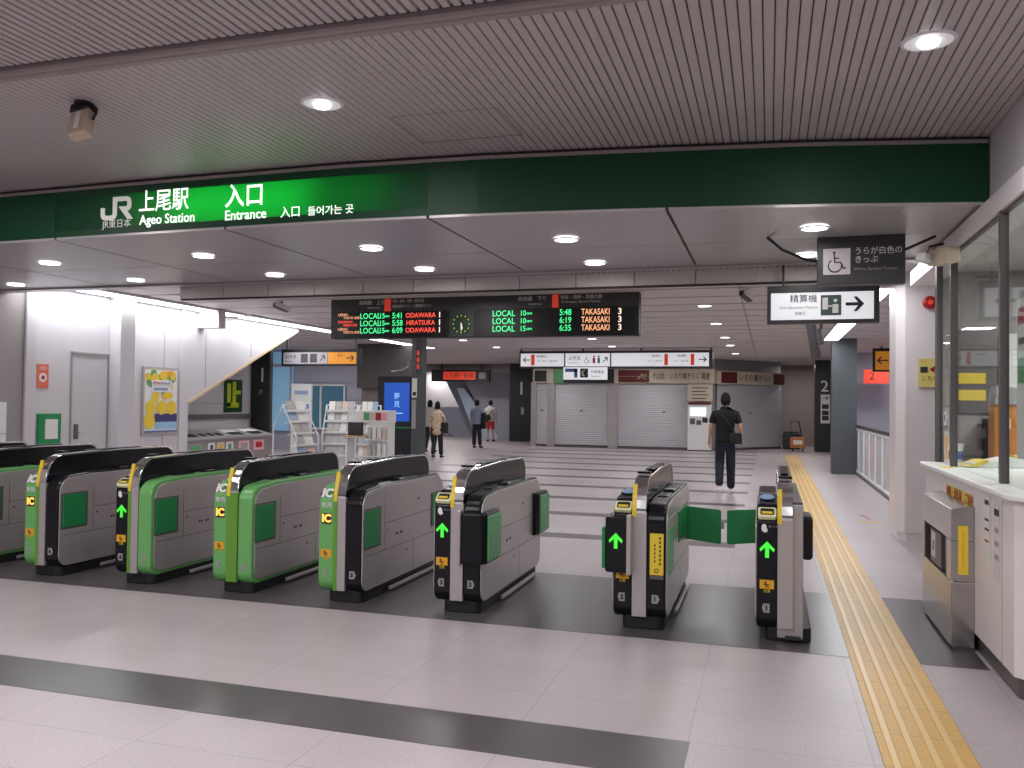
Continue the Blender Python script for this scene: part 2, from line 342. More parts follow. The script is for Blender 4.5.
# slotted beam behind the soffit edge
struct(bx(-14, 1.6, 8.61, 8.8, HS-.02, HS+.3).build('trim_20', 'soffit'))
sl = B()
x = -4.2
while x < .9: sl.box(x, x+.02, 8.74, 8.78, HS-.0215, HS-.015); x += .06
struct(sl.build('trim_21', 'gap'))
bm_ = B(); x = -7.02
while x < .8: bm_.box(x, x+.62, 8.8, 8.98, HS-.16, HS+.3); x += .63
struct(bm_.build('trim_22', 'farceil'))
struct(bx(-7.02, .98, 8.81, 8.86, HS-.18, HS-.16).build('trim_23', 'gap'))
# far ceiling: transverse panels with joints
fc = B(); y = 9.0; rows = 0
while y < 38:
    p = .95
    x = -20 + (rows % 2)*1.4
    xx = -20
    while xx < 6:
        x2 = min(xx+2.8, 6); fc.box(xx+.006, x2-.006, y, y+p-.09, HC, HC+.03); xx = x2
    y += p; rows += 1
struct(fc.build('ceiling', 'farceil'))
struct(bx(-22, 6, 8.9, 46, HC+.035, HC+.08).build('ceiling', 'gap'))
# ---- left wall
struct(bx(WX-.4, WX, -6, 9.12, 0, 3.6).build('wall_left', 'wallg'))  # same wall as beyond; shade under the soffit put into the grey
struct(bx(WX-.4, WX, 9.12, 12.45, 0, 3.3).build('wall_left', 'wall'))
struct(bx(WX, WX+.04, 9.1, 9.28, 0, 3.25).build('trim_24', 'wall', bevel=.01))
struct(bx(WX, WX+.22, 10.66, 10.98, 0, 3.25).build('trim_25', 'wall', bevel=.01))
struct(bx(WX, WX+.02, 12.3, 12.45, 0, 3.25).build('trim_26', 'wall'))
struct(B().prism([(12.45, 0), (12.55, 0), (12.55, 1.55), (16.12, 3.12), (16.12, 3.3), (12.45, 3.3)], 'x', WX-.2, WX).build('wall_left', 'wall'))
struct(B().prism([(12.55, 1.55), (16.12, 3.12), (16.14, 3.08), (12.57, 1.5)], 'x', WX-.2, WX+.01).build('trim_27', 'wood'))
for y in (13.0, 14.4, 11.9): struct(bx(WX, WX+.004, y, y+.012, 0 if y < 12 else 1.5+(y-12.4)*.44+.05, 3.2).build('trim_28', 'textg'))
sh = bx(WX+.0, WX+.45, 12.75, 12.95, 2.86, 3.19)
struct(sh.build('trim_29', 'wall'))
# door on the left wall
d1 = struct(bx(WX, WX+.012, 9.94, 10.62, 0, 2.24).build('door_1', mat('door_paint', (192, 188, 192), .4)))
bx(WX+.012, WX+.03, 9.99, 10.06, .98, 1.2).build('handle_plate', 'steeld', d1)
B().tube([(WX+.03, 10.04, 1.08), (WX+.07, 10.04, 1.08), (WX+.07, 10.16, 1.08)], .009).build('door_handle', 'steel', d1)
B().box(WX, WX+.02, 9.92, 9.94, 0, 2.26).box(WX, WX+.02, 10.62, 10.64, 0, 2.26).box(WX, WX+.03, 9.92, 10.64, 2.24, 2.27).build('door_frame', 'textg', d1)
# recess behind the sloping wall
struct(bx(-10.9, -10.7, 12.3, 15.8, 0, 3.3).build('wall_recess', 'wall'))
struct(bx(-10.9, WX, 12.3, 12.4, 0, 3.3).build('wall_recess', 'wall'))
for z in (1.5, 2.1): struct(bx(-10.7, -10.695, 12.4, 15.5, z, z+.01).build('trim_30', 'textg'))
struct(bx(-22, -10.5, 15.75, 15.9, 0, 3.3).build('wall_recess', 'wallg'))
# far left lobby
struct(bx(-22, -11.0, 24, 24.2, 0, 3.3).build('wall_lobby', 'lav'))
for k in range(5): struct(bx(-22, -11.0, 23.98, 24.0, .5+k*.55, .512+k*.55).build('trim_31', 'textg'))
struct(bx(-11.15, -9.3, 21.5, 21.7, 1.95, 3.3).build('wall_lobby', mat('brown_board', (84, 78, 78), .5)))
struct(bx(-11.1, -9.3, 21.7, 21.9, 0, 3.3).build('wall_lobby', mat('taupe', (128, 116, 112), .5)))
w1 = struct(bx(-14.45, -12.8, 23.94, 24, .7, 2.05).build('window_1', 'windowd'))
fb = B(); 
for x in (-14.5, -13.68, -12.84): fb.box(x-.02, x+.03, 23.9, 23.95, .7, 2.08)
fb.box(-14.52, -12.8, 23.9, 23.95, 2.05, 2.1).box(-14.52, -12.8, 23.9, 23.95, .66, .72); fb.build('window_frame', 'white', w1)
w2 = struct(bx(-16.2, -14.7, 23.9, 23.96, .6, 3.15).build('window_2', 'bluelit'))
fb = B()
for x in (-16.1, -15.45, -14.75): fb.box(x-.03, x+.03, 23.86, 23.9, .6, 3.15)
fb.box(-16.2, -14.7, 23.86, 23.9, 2.65, 2.75); fb.build('window_frame', 'lav', w2)
# far back wall behind the stairs
struct(bx(-22, -9.3, 37.5, 37.7, 0, 3.3).build('wall_back', 'wall'))
struct(bx(-22, -9.3, 36.2, 36.4, -.1, 1.35).build('wall_back', 'lav'))
for x in (-15.2, -13.9): area(x, 37.1, 3.0, .25, .25, 30, (1, .97, .94))
struct(B().prism([(-14.2, 2.9), (-13.2, 2.9), (-11.6, 0), (-12.6, 0)], 'y', 35.6, 36.1).build('wall_stair', mat('stair_side', (120, 124, 140), .4)))
struct(B().prism([(-13.2, 2.9), (-9.3, 2.9), (-9.3, 0), (-11.6, 0)], 'y', 35.4, 36.1).build('wall_stair', mat('stair_wall', (180, 180, 192), .5)))
struct(B().prism([(-13.35, 2.2), (-13.0, 2.2), (-11.3, .0), (-12.4, .0)], 'y', 35.3, 35.4).build('trim_32', mat('pale_blue', (200, 215, 235), .4)))
hr = B().tube([(-15.1, 34.2, 1.05), (-13.4, 34.2, .1)], .03).tube([(-14.8, 34.2, 1.05), (-13.1, 34.2, .1)], .03)
struct(hr.build('trim_33', 'steeld'))
struct(bx(-22, -9.3, 33.7, 34, 2.9, 3.2).build('ceiling', 'wallg'))
# right side: white column, room behind the counter
struct(B().prism(rpoly([(1.47, 11.65, .03), (1.47, 11.15, .03), (1.56, 11.03, .03), (2.3, 11.0, .02), (2.3, 11.9, .02), (1.5, 11.9, .03)]), 'z', .1, HC).build('wall_column', 'cream'))
struct(B().prism(rpoly([(1.49, 11.65, .03), (1.49, 11.17, .03), (1.58, 11.05, .03), (2.3, 11.02, .02), (2.3, 11.9, .02), (1.52, 11.9, .03)]), 'z', 0, .1).build('baseboard_column', 'cream'))
struct(bx(1.43, 1.98, 21.3, 21.7, 0, HC).build('wall_column', 'dcol'))
struct(bx(2.2, 6, 27, 27.2, 0, 3.3).build('wall_far_right', 'lav'))
struct(bx(4.2, 4.4, 9.5, 27, 0, 3.3).build('wall_far_right', 'lav'))
# wall over counter glass, in plan: along Y then turning right at Y=5.3
struct(B().prism([(1.45, 5.47), (1.45, 9.4), (1.62, 9.4), (1.62, 5.6), (6, 5.6), (6, 5.45), (1.47, 5.45)], 'z', 2.98, HF+.06).build('wall_right', 'wall'))
struct(B().prism([(1.38, 5.4), (1.38, 9.4), (1.62, 9.4), (1.62, 5.6), (6, 5.6), (6, 5.36), (1.42, 5.36)], 'z', 2.84, 2.98).build('trim_34', 'cream'))
struct(bx(1.6, 6, 8.95, 9.1, 0, 2.98).build('wall_booth_back', 'wallg'))
struct(bx(4.65, 4.8, 4.8, 9, 0, 2.98).build('wall_booth_right', 'wall'))
struct(bx(1.62, 5, 5.4, 9, 2.9, 2.96).build('ceiling', 'farceil'))
area(2.9, 7.3, 2.86, 1.0, .4, 75, (.97, 1, .97))
# ================================================================ COUNTER
ct = thing('service_counter', 'white panelled ticket office counter under the glass screen', 'counter', (1.3, 5.4, 0))
cp = [(0, 2.6), (0, -.12), (.12, -.26), (3.3, -.3), (3.3, .5), (.6, .6), (.5, 2.6)]
B().prism(cp, 'z', .12, 1.09).build('front_panel', 'cream', ct, bevel=.004)
B().prism([(.03, 2.57), (.03, -.1), (.14, -.23), (3.3, -.26), (3.3, .5), (.5, .5), (.4, 2.57)], 'z', 0, .12).build('plinth', 'steeld', ct)
B().prism(rpoly([(-.05, 2.65, .04), (-.05, -.16, .1), (.08, -.32, .1), (3.3, -.36, 0), (3.3, .7, 0), (1.0, .75, .02), (.98, 2.65, .02)]), 'z', 1.09, 1.13).build('worktop', 'white', ct, bevel=.012)
bx(-.002, .001, .12, .125, .12, 1.06).build('panel_joint', 'textg', ct)
# glass screen
gs = thing('glass_screen', 'tall glass screen with grey mullions above the ticket counter', 'screen', (1.4, 5.4, 1.13))
bx(.012, .02, -.2, 2.62, 0, 1.71).build('glass_pane', 'glass', gs)
bx(.1, 3.2, -.27, -.26, 0, 1.71).build('glass_pane', 'glass', gs)
for y in (.55, 2.05): bx(-.015, .035, y-.022, y+.022, 0, 1.71).build('mullion', 'steeld', gs)
bx(-.015, .035, 2.62, 2.7, 0, 1.71).build('mullion', 'steeld', gs)
bx(0, .03, -.2, 2.62, 1.69, 1.71).build('top_rail', 'steeld', gs)
# things on and in the booth
t = thing('paper_bag', 'white bag with yellow corner lying on the counter top', 'bag', (1.7, 7.5, 1.131), math.radians(14))
B().prism(rpoly([(-.22, 0, .02), (.27, 0, .02), (.29, .03, .01), (.25, .1, .02), (.1, .085, .03), (-.02, .06, .02), (-.2, .035, .01)]), 'y', -.1, .1).build('bag_body', 'paper', t, bevel=.015, smooth=False)
B().prism([(-.24, .01), (-.12, .06), (-.07, .062), (-.16, .012)], 'y', -.105, .09).build('flap', 'yellow', t); bx(.1, .28, -.1, .1, .09, .112, Matrix.Rotation(.08, 4, 'Y')).build('fold', 'yellow', t)
tag(bx(1.3, 1.38, 7.25, 7.45, 1.13, 1.132).build('leaflet', 'yellow'), 'yellow leaflet lying flat on the counter near the column end', 'leaflet')
t = thing('display_board', 'orange-brown board box standing inside the booth behind glass', 'box', (1.79, 7.95, 1.131), math.radians(-4))
bx(0, .34, -.12, .16, 0, .5).build('box_body', 'cardboard', t, bevel=.004); B().prism([(0, .5), (.34, .5), (.38, .6), (.02, .66)], 'y', -.13, .17).build('grey_cover', 'textg', t); bx(.05, .12, -.125, -.12, .3, .38).build('label_sticker', 'paper', t)
t = thing('drink_cup', 'white cup with blue print inside the booth window', 'cup', (1.52, 8.0, 1.131))
B().cyl((0, 0, 0), .055, .15, r2=.07).build('cup_body', 'white', t, smooth=False); B().cyl((0, 0, .03), .0612, .07, r2=.067).build('printed_band', 'blue', t); B().cyl((0, 0, .15), .074, .012).build('lid', 'white', t)
tag(bx(1.92, 3.0, 8.5, 8.9, .0, 1.5).build('office_cabinet', 'mblack', bevel=.01), 'low black cabinet at the back inside the ticket booth', 'cabinet')
t = thing('booth_poster', 'grey notice board with yellow notices on the booth back wall', 'notice board', (1.7, 8.94, 1.55)); bx(0, .36, -.02, 0, 0, .8).build('board', 'steeld', t)
bx(.03, .26, -.026, -.02, .28, .38).build('notice', 'yellow', t); bx(.03, .26, -.026, -.02, .12, .22).build('notice', 'yellow', t)
tag(bx(2.08, 2.35, 8.9, 8.94, 1.5, 2.3).build('white_board', 'paper'), 'plain cream panel on the booth back wall', 'panel')
t = thing('booth_notice', 'white notice with red heading taped inside the booth glass', 'notice', (1.43, 5.62, 1.3)); bx(0, .003, -.12, .12, 0, .95).build('sheet', 'paper', t)
bx(-.002, 0, -.1, .1, .8, .9).build('heading', 'red', t); bx(-.002, 0, -.09, .09, .45, .6).build('printed_block', 'greenp', t); bx(-.002, 0, -.08, .08, .68, .72).build('printed_line', 'text', t)
t = thing('booth_sticker', 'small white sticker with blue mark on the end pane', 'sticker', (1.405, 7.78, 1.45)); bx(0, .003, -.05, .05, 0, .12).build('sheet', 'paper', t); bx(-.001, 0, -.02, .02, .04, .09).build('mark', 'blue', t)
t = thing('counter_sticker', 'tall orange and white strip notice on the end pane', 'sticker', (1.405, 7.72, 1.12)); bx(0, .003, -.07, .07, 0, .28).build('sheet', 'paper', t); bx(-.001, 0, -.06, .02, .05, .25).build('printed_block', 'orange', t)
# notices on counter front (face X=1.3, facing -X)
t = thing('counter_label', 'long yellow strip label with red letters on the counter front', 'label', (1.298, 7.12, .93), 0)
bx(-.002, 0, -.86, 0, 0, .09).build('strip', 'yellow', t); text('切符・改札係　ご案内', .075, (-.004, -.03, .045), -PI/2, 'red', t, sx=1.15)
t = thing('counter_notice', 'white sheet with grey headings on the counter front, farther one', 'notice', (1.298, 5.95, .64)); bx(-.002, 0, -.15, 0, 0, .42).build('sheet', 'paper', t)
for k, z in enumerate((.36, .26, .2, .13)): bx(-.003, -.002, -.13, -.03, z, z+(.03 if k == 0 else .015)).build('printed_line', 'text' if k < 3 else 'red', t)
t = thing('counter_notice', 'narrow pale sheet with dark heading nearest the counter corner', 'notice', (1.298, 5.7, .58)); bx(-.002, 0, -.13, 0, 0, .45).build('sheet', mat('pale_sheet', (214, 208, 208), .6), t)
bx(-.003, -.002, -.12, -.01, .38, .42).build('printed_line', 'text', t)
for z in (.28, .2, .12): bx(-.003, -.002, -.11, -.02, z, z+.03).build('printed_line', 'textg', t)
# ticket machine beside the counter
t = thing('ticket_machine', 'stainless steel fare box set against the counter with yellow strip', 'ticket machine', (1.3, 6.2, 0))
prof = [(-.14, .02), (0, .02), (0, .95), (-.03, .95), (-.14, .87)]
mb = B(); y0, y1 = 0, 1.08
mb.box(-.14, 0, y0, y1, .02, .45).box(-.14, 0, y0, y0+.16, .45, .72).box(-.14, 0, y1-.06, y1, .45, .72)
mb.prism([(-.14, .72), (0, .72), (0, .95), (-.02, .95), (-.14, .925)], 'y', y0, y1); mb.build('cabinet_body', 'mirror', t, bevel=.006)
bx(-.06, -.005, .16, 1.02, .45, .72).build('recess_back', 'black', t)
bx(-.12, -.06, .25, .31, .45, .72).build('divider', 'steeld', t); bx(-.13, -.062, .4, .8, .46, .7).build('display_panel', 'steeld', t); bx(-.133, -.13, .62, .76, .5, .68).build('label_sticker', 'paper', t); bx(-.135, -.133, .65, .7, .55, .62).build('red_mark', 'red', t)
bx(-.12, 0, .01, 1.07, 0, .02).build('plinth', 'steeld', t)
bx(-.1, -.04, -.003, 0, .5, .82).build('label_strip', 'yellow', t); bx(-.075, -.065, -.004, -.003, .55, .78).build('printed_line', 'amber', t)
# column fittings
t = thing('fire_bell', 'round red fire alarm bell high on the white column', 'alarm bell', (1.82, 10.98, 2.84)); B().cyl((0, -.06, 0), .075, .06, 'y', 28, r2=.085).build('bell_dome', 'red', t, bevel=.02); B().cyl((0, -.085, 0), .03, .03, 'y').build('lamp_lens', 'redl', t)
t = thing('help_notice', 'yellow notice with red arrow on the white column', 'notice', (1.7, 10.99, 1.84)); bx(0, .22, -.01, 0, 0, .34).build('sheet', mat('pale_yellow', (226, 208, 120), .6), t)
bx(.02, .1, -.014, -.01, .17, .24).build('pictogram', 'text', t); B().prism([(.2, .27), (.2, .15), (.12, .21)], 'y', -.014, -.01).build('arrow', 'red', t); text('こちら', .06, (.03, -.012, .1), 0, 'text', t)
text('改札', .04, (.02, -.012, .3), 0, 'amber', t)
# ================================================================ TACTILE PAVING
tact = tag(bx(.5, .91, 2.4, 28.6, 0, .004).build('tactile_paving', 'tact'), 'yellow tactile guide paving running past the gates into the station', 'tactile paving')
for i in range(4): bx(.55+.09*i-.012, .55+.09*i+.022, 2.4, 28.6, .004, .01).build('guide_bar', 'tactbar', tact, bevel=.003)
# ================================================================ TICKET GATES
SLAB = rpoly([(.0, .08, .1), (.0, .88, .13), (.35, .91, 0), (1.6, .91, .06), (1.72, .8, .06), (1.72, .08, .1)])
LEFT = rpoly([(.0, .08, .1), (.0, .82, .05), (.12, .92, .05), (.45, .96, .05), (.6, .91, .03), (1.6, .91, .06), (1.72, .8, .06), (1.72, .08, .1)])
HOOD = rpoly([(.03, .12, .04), (.0, .84, .12), (.05, 1.065, .2), (.9, 1.09, 0), (1.68, 1.08, .15), (1.7, .12, .05)])
HOODC = rpoly([(-.003, .8, .0), (-.004, .85, .1), (.042, 1.072, .2), (.9, 1.097, 0), (1.69, 1.088, .15), (1.712, .8, 0), (1.698, .8, 0), (1.675, 1.074, .145), (.9, 1.083, 0), (.058, 1.058, .19), (.012, .85, .1), (.012, .8, 0)])
def inset(poly, d, y0=None):
    cy = sum(p[0] for p in poly)/len(poly); cz = sum(p[1] for p in poly)/len(poly)
    ymin, ymax = min(p[0] for p in poly), max(p[0] for p in poly); zmin, zmax = min(p[1] for p in poly), max(p[1] for p in poly)
    sy = (ymax-ymin-2*d)/(ymax-ymin); sz = (zmax-zmin-2*d)/(zmax-zmin); my = (ymin+ymax)/2; mz = (zmin+zmax)/2
    return [(my+(p[0]-my)*sy, mz+(p[1]-mz)*sz) for p in poly]
def ticket_gate(X, label, left, right, num=('1', '2'), flapbox=None, rslab=True, pads=True, Y=5.98):
    g = thing('ticket_gate', label, 'ticket gate', (X, Y, 0), 0, 'ticket gates')
    lm = {'g': 'green', 'b': 'black'}[left]; rm = {'g': 'green', 'b': 'black', 's': 'steel'}[right]
    # left half
    B().prism(LEFT, 'x', -.185, -.048).build('left_cowl', lm, g, bevel=.014)
    B().prism(inset(SLAB, .022), 'x', -.195, -.184).build('side_panel', 'steel', g, bevel=.003)
    # right half
    if rslab:
        B().prism(SLAB, 'x', .05, .185).build('right_cowl', rm, g, bevel=.014)
        B().prism(inset(SLAB, .035 if right == 'g' else .014), 'x', .184, .195).build('side_panel', 'steel', g, bevel=.003)
        sm = B().box(.1949, .1957, .06, 1.69, .365, .369).box(.1949, .1957, .4, 1.38, .585, .589).box(.1949, .1957, .4, .404, .365, .78).box(.1949, .1957, 1.0, 1.004, .1, .365)
        sm.build('panel_joint', 'text', g)
        B().disc((.1965, .45, .53), .01, 'x').disc((.1965, .85, .3), .014, 'x', ry=.01).disc((.1965, 1.1, .72), .02, 'x', ry=.012).build('keyhole', 'text', g)
        [bx(.1955, .1965, .62+.03*k, .64+.03*k, .46, .48).build('printed_mark', 'text', g) for k in (0, 1, 3, 4)]
        B().box(.19, .215, .5, 1.5, .02, .05).build('skid_rail', 'steel', g, bevel=.005)
        tt = B().box(.075, .165, .75, 1.15, .9, .925).box(.08, .16, .35, .6, .9, .918); tt = tt.build('ticket_slot', 'black', g, bevel=.01)
        B().box(.085, .155, .78, .88, .925, .928).build('slot_mouth', 'chrome', tt)
    B().prism(HOOD, 'x', -.045, .045).build('hood', 'black' if not (left == 'g') else 'black', g, bevel=.006)
    B().prism(HOODC, 'x', -.0485, .0485).build('hood_rail', 'chrome', g, bevel=.003)
    bx(-.05, .05, -.004, .03, .1, .83).build('center_strip', 'green' if (left == 'g' and right == 'g') else 'steel', g, bevel=.002)
    if left == 'g' or right == 'g': bx(-.05, -.02 if not(left == 'g' and right == 'g') else .05, -.007, .002, .1, .83).build('green_trim', 'deep_lime', g)
    # yellow sticker along the hood nose
    st = B().prism(rpoly([(-.009, .8, 0), (-.01, .85, .1), (.035, 1.03, .0), (.045, 1.03, 0), (.0, .85, .1), (.0, .8, 0)]), 'x', -.052, -.022)
    st.build('warning_strip', 'yellow', g)
    # grille lines on the nose
    B().box(-.047, .047, .2, .26, 1.09, 1.105).box(-.03, .03, .5, 1.2, 1.095, 1.104).build('sensor_cover', 'black', g, bevel=.003)
    B().prism(rpoly([(-.13, .05, .06), (.17, .05, .06), (.17, 1.66, .03), (-.15, 1.66, .03)]), 'z', 0, .1).build('plinth', 'mblack', g, bevel=.01)
    # left front fittings
    fy = -.003
    if left == 'b':
        if flapbox != 'left':
            ya, xa = fy, -.118
            arrow(g, xa, ya, .62)
        R = Matrix.Translation((-.118, .035, .86)) @ Matrix.Rotation(math.radians(-50), 4, 'X')
        rb = B()
        outer = rpoly([(-.06, -.045, .015), (.06, -.045, .015), (.06, .045, .015), (-.06, .045, .015)]); innerp = rpoly([(-.045, -.025, .01), (.045, -.025, .01), (.045, .03, .01), (-.045, .03, .01)])
        rb.prism(outer, 'y', -.02, .01, R); rf = rb.build('reader_frame', 'pf', g, bevel=.004)
        B().prism(innerp, 'y', -.024, -.01, R).build('reader_window', 'mblack', rf); B().box(-.035, .035, -.027, -.022, -.02, 0, R).build('ticket_guide', 'yellow', rf)
        B().ell((-.138, -.004, .77), (.018, .003, .028), 2).ell((-.13, -.004, .755), (.016, .003, .016), 2).build('touch_mark', 'white', g)
        text('タッチ', .022, (-.112, -.003, .78), 0, 'textg', g)
        R2 = Matrix.Translation((-.118, .28, .948)) @ Matrix.Rotation(math.radians(6), 4, 'X')
        e = B(); pts = [(math.cos(2*PI*i/24)*.05, math.sin(2*PI*i/24)*.075) for i in range(24)]; e.prism(pts, 'z', 0, .006, R2); e.build('touch_pad', mat('pad_blue', (150, 185, 225), .3), g)
        bx(-.17, -.06, .42, .46, .955, .965).build('pad_border', 'chrome', g)
    else:
        text('IC', .1, (-.117, .02, .855), 0, 'white', g, ax='CENTER', bold=.004, tilt=math.radians(60), ext=.012)
        text('専用', .05, (-.117, -.0035, .765), 0, 'white', g, ax='CENTER', ext=.001)
        bx(-.16, -.075, -.004, 0, .62, .705).build('indicator_panel', 'icbg', g)
        text('IC', .085, (-.117, -.005, .662), 0, 'ic', g, ax='CENTER', bold=.004)
    bx(-.165, -.072, -.003, 0, .36, .42).build('warning_sticker', 'amber', g)
    m = B(); m.ell((-.128, -.004, .403), (.008, .002, .008), 1).tube([(-.13, -.004, .395), (-.118, -.004, .38), (-.128, -.004, .366)], .004, 5).tube([(-.14, -.004, .385), (-.122, -.004, .393), (-.1, -.004, .386)], .003, 5).tube([(-.118, -.004, .38), (-.104, -.004, .37)], .003, 5)
    m.build('pictogram', 'text', g)
    text('注意', .024, (-.118, -.003, .345), 0, 'yellow', g, ax='CENTER')
    B().prism([(-.15, .235), (-.14, .26), (-.1, .26), (-.1, .2), (-.14, .2)], 'y', -.003, 0).build('number_badge', 'textg', g); text(num[0], .045, (-.12, -.0045, .23), 0, lm, g, ax='CENTER', bold=.002)
    if rslab:
        B().prism([(.09, .26), (.13, .26), (.145, .23), (.13, .2), (.09, .2)], 'y', -.003, 0).build('number_badge', 'textg', g); text(num[1], .045, (.112, -.0045, .23), 0, rm, g, ax='CENTER', bold=.002)
    # flap pads
    if pads and rslab and flapbox is None:
        for (a, b_) in ((.03, .33), (1.4, 1.68)):
            fr_ = bx(.192, .2, a, b_, .42, .74).build('flap_recess', 'steeld', g, bevel=.002)
            bx(.198, .208, a+.012, b_-.03, .435, .725).build('flap_pad', 'greend', fr_, bevel=.003)
    if flapbox == 'right':
        for a, b_ in ((-.07, .3), (1.42, 1.8)):
            q = B().prism(rpoly([(.052, a, .02), (.22, a, .03), (.245, a+.06, .02), (.245, b_, .02), (.19, b_, 0), (.052, b_ if a > 0 else .1, 0)]), 'z', .39, .775); q = q.build('flap_housing', 'black', g, bevel=.02)
            bx(.24, .262, a+.06, b_-.01, .41, .75).build('flap_pad', 'greenp', q, bevel=.014)
        bx(.028, .056, -.085, .06, .38, .79).build('housing_edge', 'steel', g, bevel=.01)
    if flapbox == 'left':
        B().prism(rpoly([(-.235, -.07, .03), (-.07, -.07, .01), (-.07, .2, 0), (-.235, .2, .02)]), 'z', .41, .8).build('flap_housing', 'black', g, bevel=.01)
        bx(-.08, -.045, -.085, .06, .4, .82).build('housing_edge', 'steel', g, bevel=.008)
        bx(-.262, -.236, -.04, .24, .43, .72).build('flap_pad', 'greend', g, bevel=.006)
        arrow(g, -.155, -.075, .63)
    return g
M['pf'] = mat('pale_frame', (232, 228, 180), .4)
M['deep_lime'] = mat('deep_lime', (96, 148, 48), .4)
def arrow(g, xa, ya, za):
    B().prism([(xa-.013, za-.05), (xa+.013, za-.05), (xa+.013, za+.018), (xa+.042, za-.01), (xa+.05, za+.008), (xa, za+.06), (xa-.05, za+.008), (xa-.042, za-.01), (xa-.013, za+.018)], 'y', ya-.003, ya).build('arrow_lamp', 'arrow', g)
ticket_gate(-8.17, 'farthest left ticket gate, only its black hood showing at picture edge', 'b', 'b', ('9', '9'))
ticket_gate(-7.2, 'ticket gate cut by the left picture edge, steel side and green lip', 'b', 'g', ('8', '7'))
ticket_gate(-6.2, 'leftmost ticket gate showing its lit IC front, black right cowl', 'g', 'b', ('7', '6'))
ticket_gate(-5.205, 'ticket gate with black arrow front and green right cowl', 'b', 'g', ('6', '5'))
ticket_gate(-4.215, 'all green fronted IC ticket gate with green right cowl', 'g', 'g', ('5', '4'))
ticket_gate(-3.23, 'green IC ticket gate with black right cowl beside the arrow gates', 'g', 'b', ('4', '3'))
ticket_gate(-2.245, 'ticket gate with bulging pale green flap pads left of wide aisle', 'b', 'b', ('3', '2'), 'right')
g6 = ticket_gate(-.87, 'ticket gate with black arrow box and yellow label right of wide aisle', 'b', 'b', ('2', '1'), 'left')
bx(.075, .17, -.004, 0, .4, .69).build('label_strip', 'yellow', g6); [bx(.14, .152, -.006, -.004, .65-.03*k, .667-.03*k).build('printed_mark', 'text', g6) for k in range(7)]; [bx(.105, .115, -.006, -.004, .6-.028*k, .614-.028*k).build('printed_mark', 'text', g6) for k in range(5)]; B().tube([(.122+.013*math.cos(i*PI/6), -.006, .43+.013*math.sin(i*PI/6)) for i in range(13)], .003, 5).build('round_mark', 'text', g6); bx(.075, .17, -.003, 0, .37, .398).build('label_border', 'steeld', g6)
bx(.19, .2, .03, 1.66, .42, .78).build('flap_recess', 'steel', g6)
bx(.2, .212, .02, .3, .4, .72).build('flap_pad', 'greenp', g6, bevel=.004)
bx(.2, .208, .7, 1.5, .52, .76).build('flap_pad', 'greend', g6, bevel=.004)
g7 = ticket_gate(.112, 'rightmost ticket gate beside the tactile paving, single black cowl', 'b', 's', ('1', '1'), None, False)
# the right flank of the end gate is a square steel cabinet
bx(-.05, .115, .03, 1.6, .03, .93).build('cabinet_body', 'steel', g7, bevel=.006); bx(-.04, .112, .06, 1.55, .93, .945).build('cabinet_top', 'steeld', g7, bevel=.003)
bx(.02, .055, .026, .03, .42, .87).build('label_strip', 'yellow', g7); bx(.033, .04, .024, .026, .46, .84).build('printed_line', 'amber', g7)
B().prism(rpoly([(.116, .5, .0), (.2, .5, .03), (.2, .8, .03), (.116, .8, 0)]), 'z', .48, .8).build('flap_housing', 'mblack', g7, bevel=.03, seg=3)
bx(.0, .1, .0, .03, .03, .05).build('cable_cover', 'text', g7)
# closed flap doors of the right aisle
fl = B().prism(rpoly([(0, .45, .02), (.3, .42, .02), (.3, .71, .02), (0, .73, .02)]), 'y', 1.38, 1.4); fl = fl.build('gate_flap', 'greend', g6, bevel=.004); fl.location = (.19, 0, 0)
fl = B().prism(rpoly([(0, .42, .02), (.26, .45, .02), (.26, .73, .02), (0, .71, .02)]), 'y', 1.38, 1.4); fl = fl.build('gate_flap', 'greend', g7, bevel=.004); fl.location = (-.445, 0, 0)
bx(.49, .515, 1.385, 1.395, .55, .6).build('flap_link', 'textg', g6)
# ================================================================ CEILING FITTINGS
def downlight(x, y, z, r, label, group, em='lampface', cone=True):
    t = thing('downlight', label, 'ceiling light', (x, y, z), 0, group)
    b = B(); n = 28
    for i in range(n):
        a, c = 2*PI*i/n, 2*PI*(i+1)/n
        def P(rr, ang, zz): return b.bm.verts.new((math.cos(ang)*rr, math.sin(ang)*rr, zz))
        b.bm.faces.new((P(r, a, -.004), P(r, c, -.004), P(r*.86, c, -.012), P(r*.86, a, -.012)))
    bmesh.ops.remove_doubles(b.bm, verts=b.bm.verts, dist=1e-5); b.build('trim_ring', 'white', t)
    B().cyl((0, 0, -.008), r*.87, .004, n=28).build('diffuser' if not cone else 'reflector', em if not cone else 'chromeglow', t)
    if cone: B().ell((0, 0, -.01), (r*.42, r*.42, .03), 2).build('bulb', 'lampface', t, smooth=True)
    return t
M['chromeglow'] = mat('lit_reflector', (230, 228, 230), .3, emit=(215, 212, 222), es=.3)
downlight(-2.7, 4.68, HF-.01, .135, 'round bulb downlight in the ribbed ceiling, left one', 'near downlights')
downlight(.77, 4.68, HF-.01, .135, 'round bulb downlight in the ribbed ceiling, right one', 'near downlights')
nm = ['at the far left', 'second from left', 'third from left', 'fourth from left', 'fifth from left', 'rightmost']
for j, y in enumerate((6.97, 8.22)):
    for i, x in enumerate((-9.0, -7.19, -5.3, -3.49, -1.66, .335)):
        if i == 0 and j == 0: continue
        downlight(x, y, HS-.003, .115, 'white disc downlight in the %s soffit row, %s' % (('front', 'rear')[j], nm[i]), 'soffit downlights', cone=False)
        area(x, y, HS-.03, .2, .2, 3.2, (1, .97, .97))
k = 0
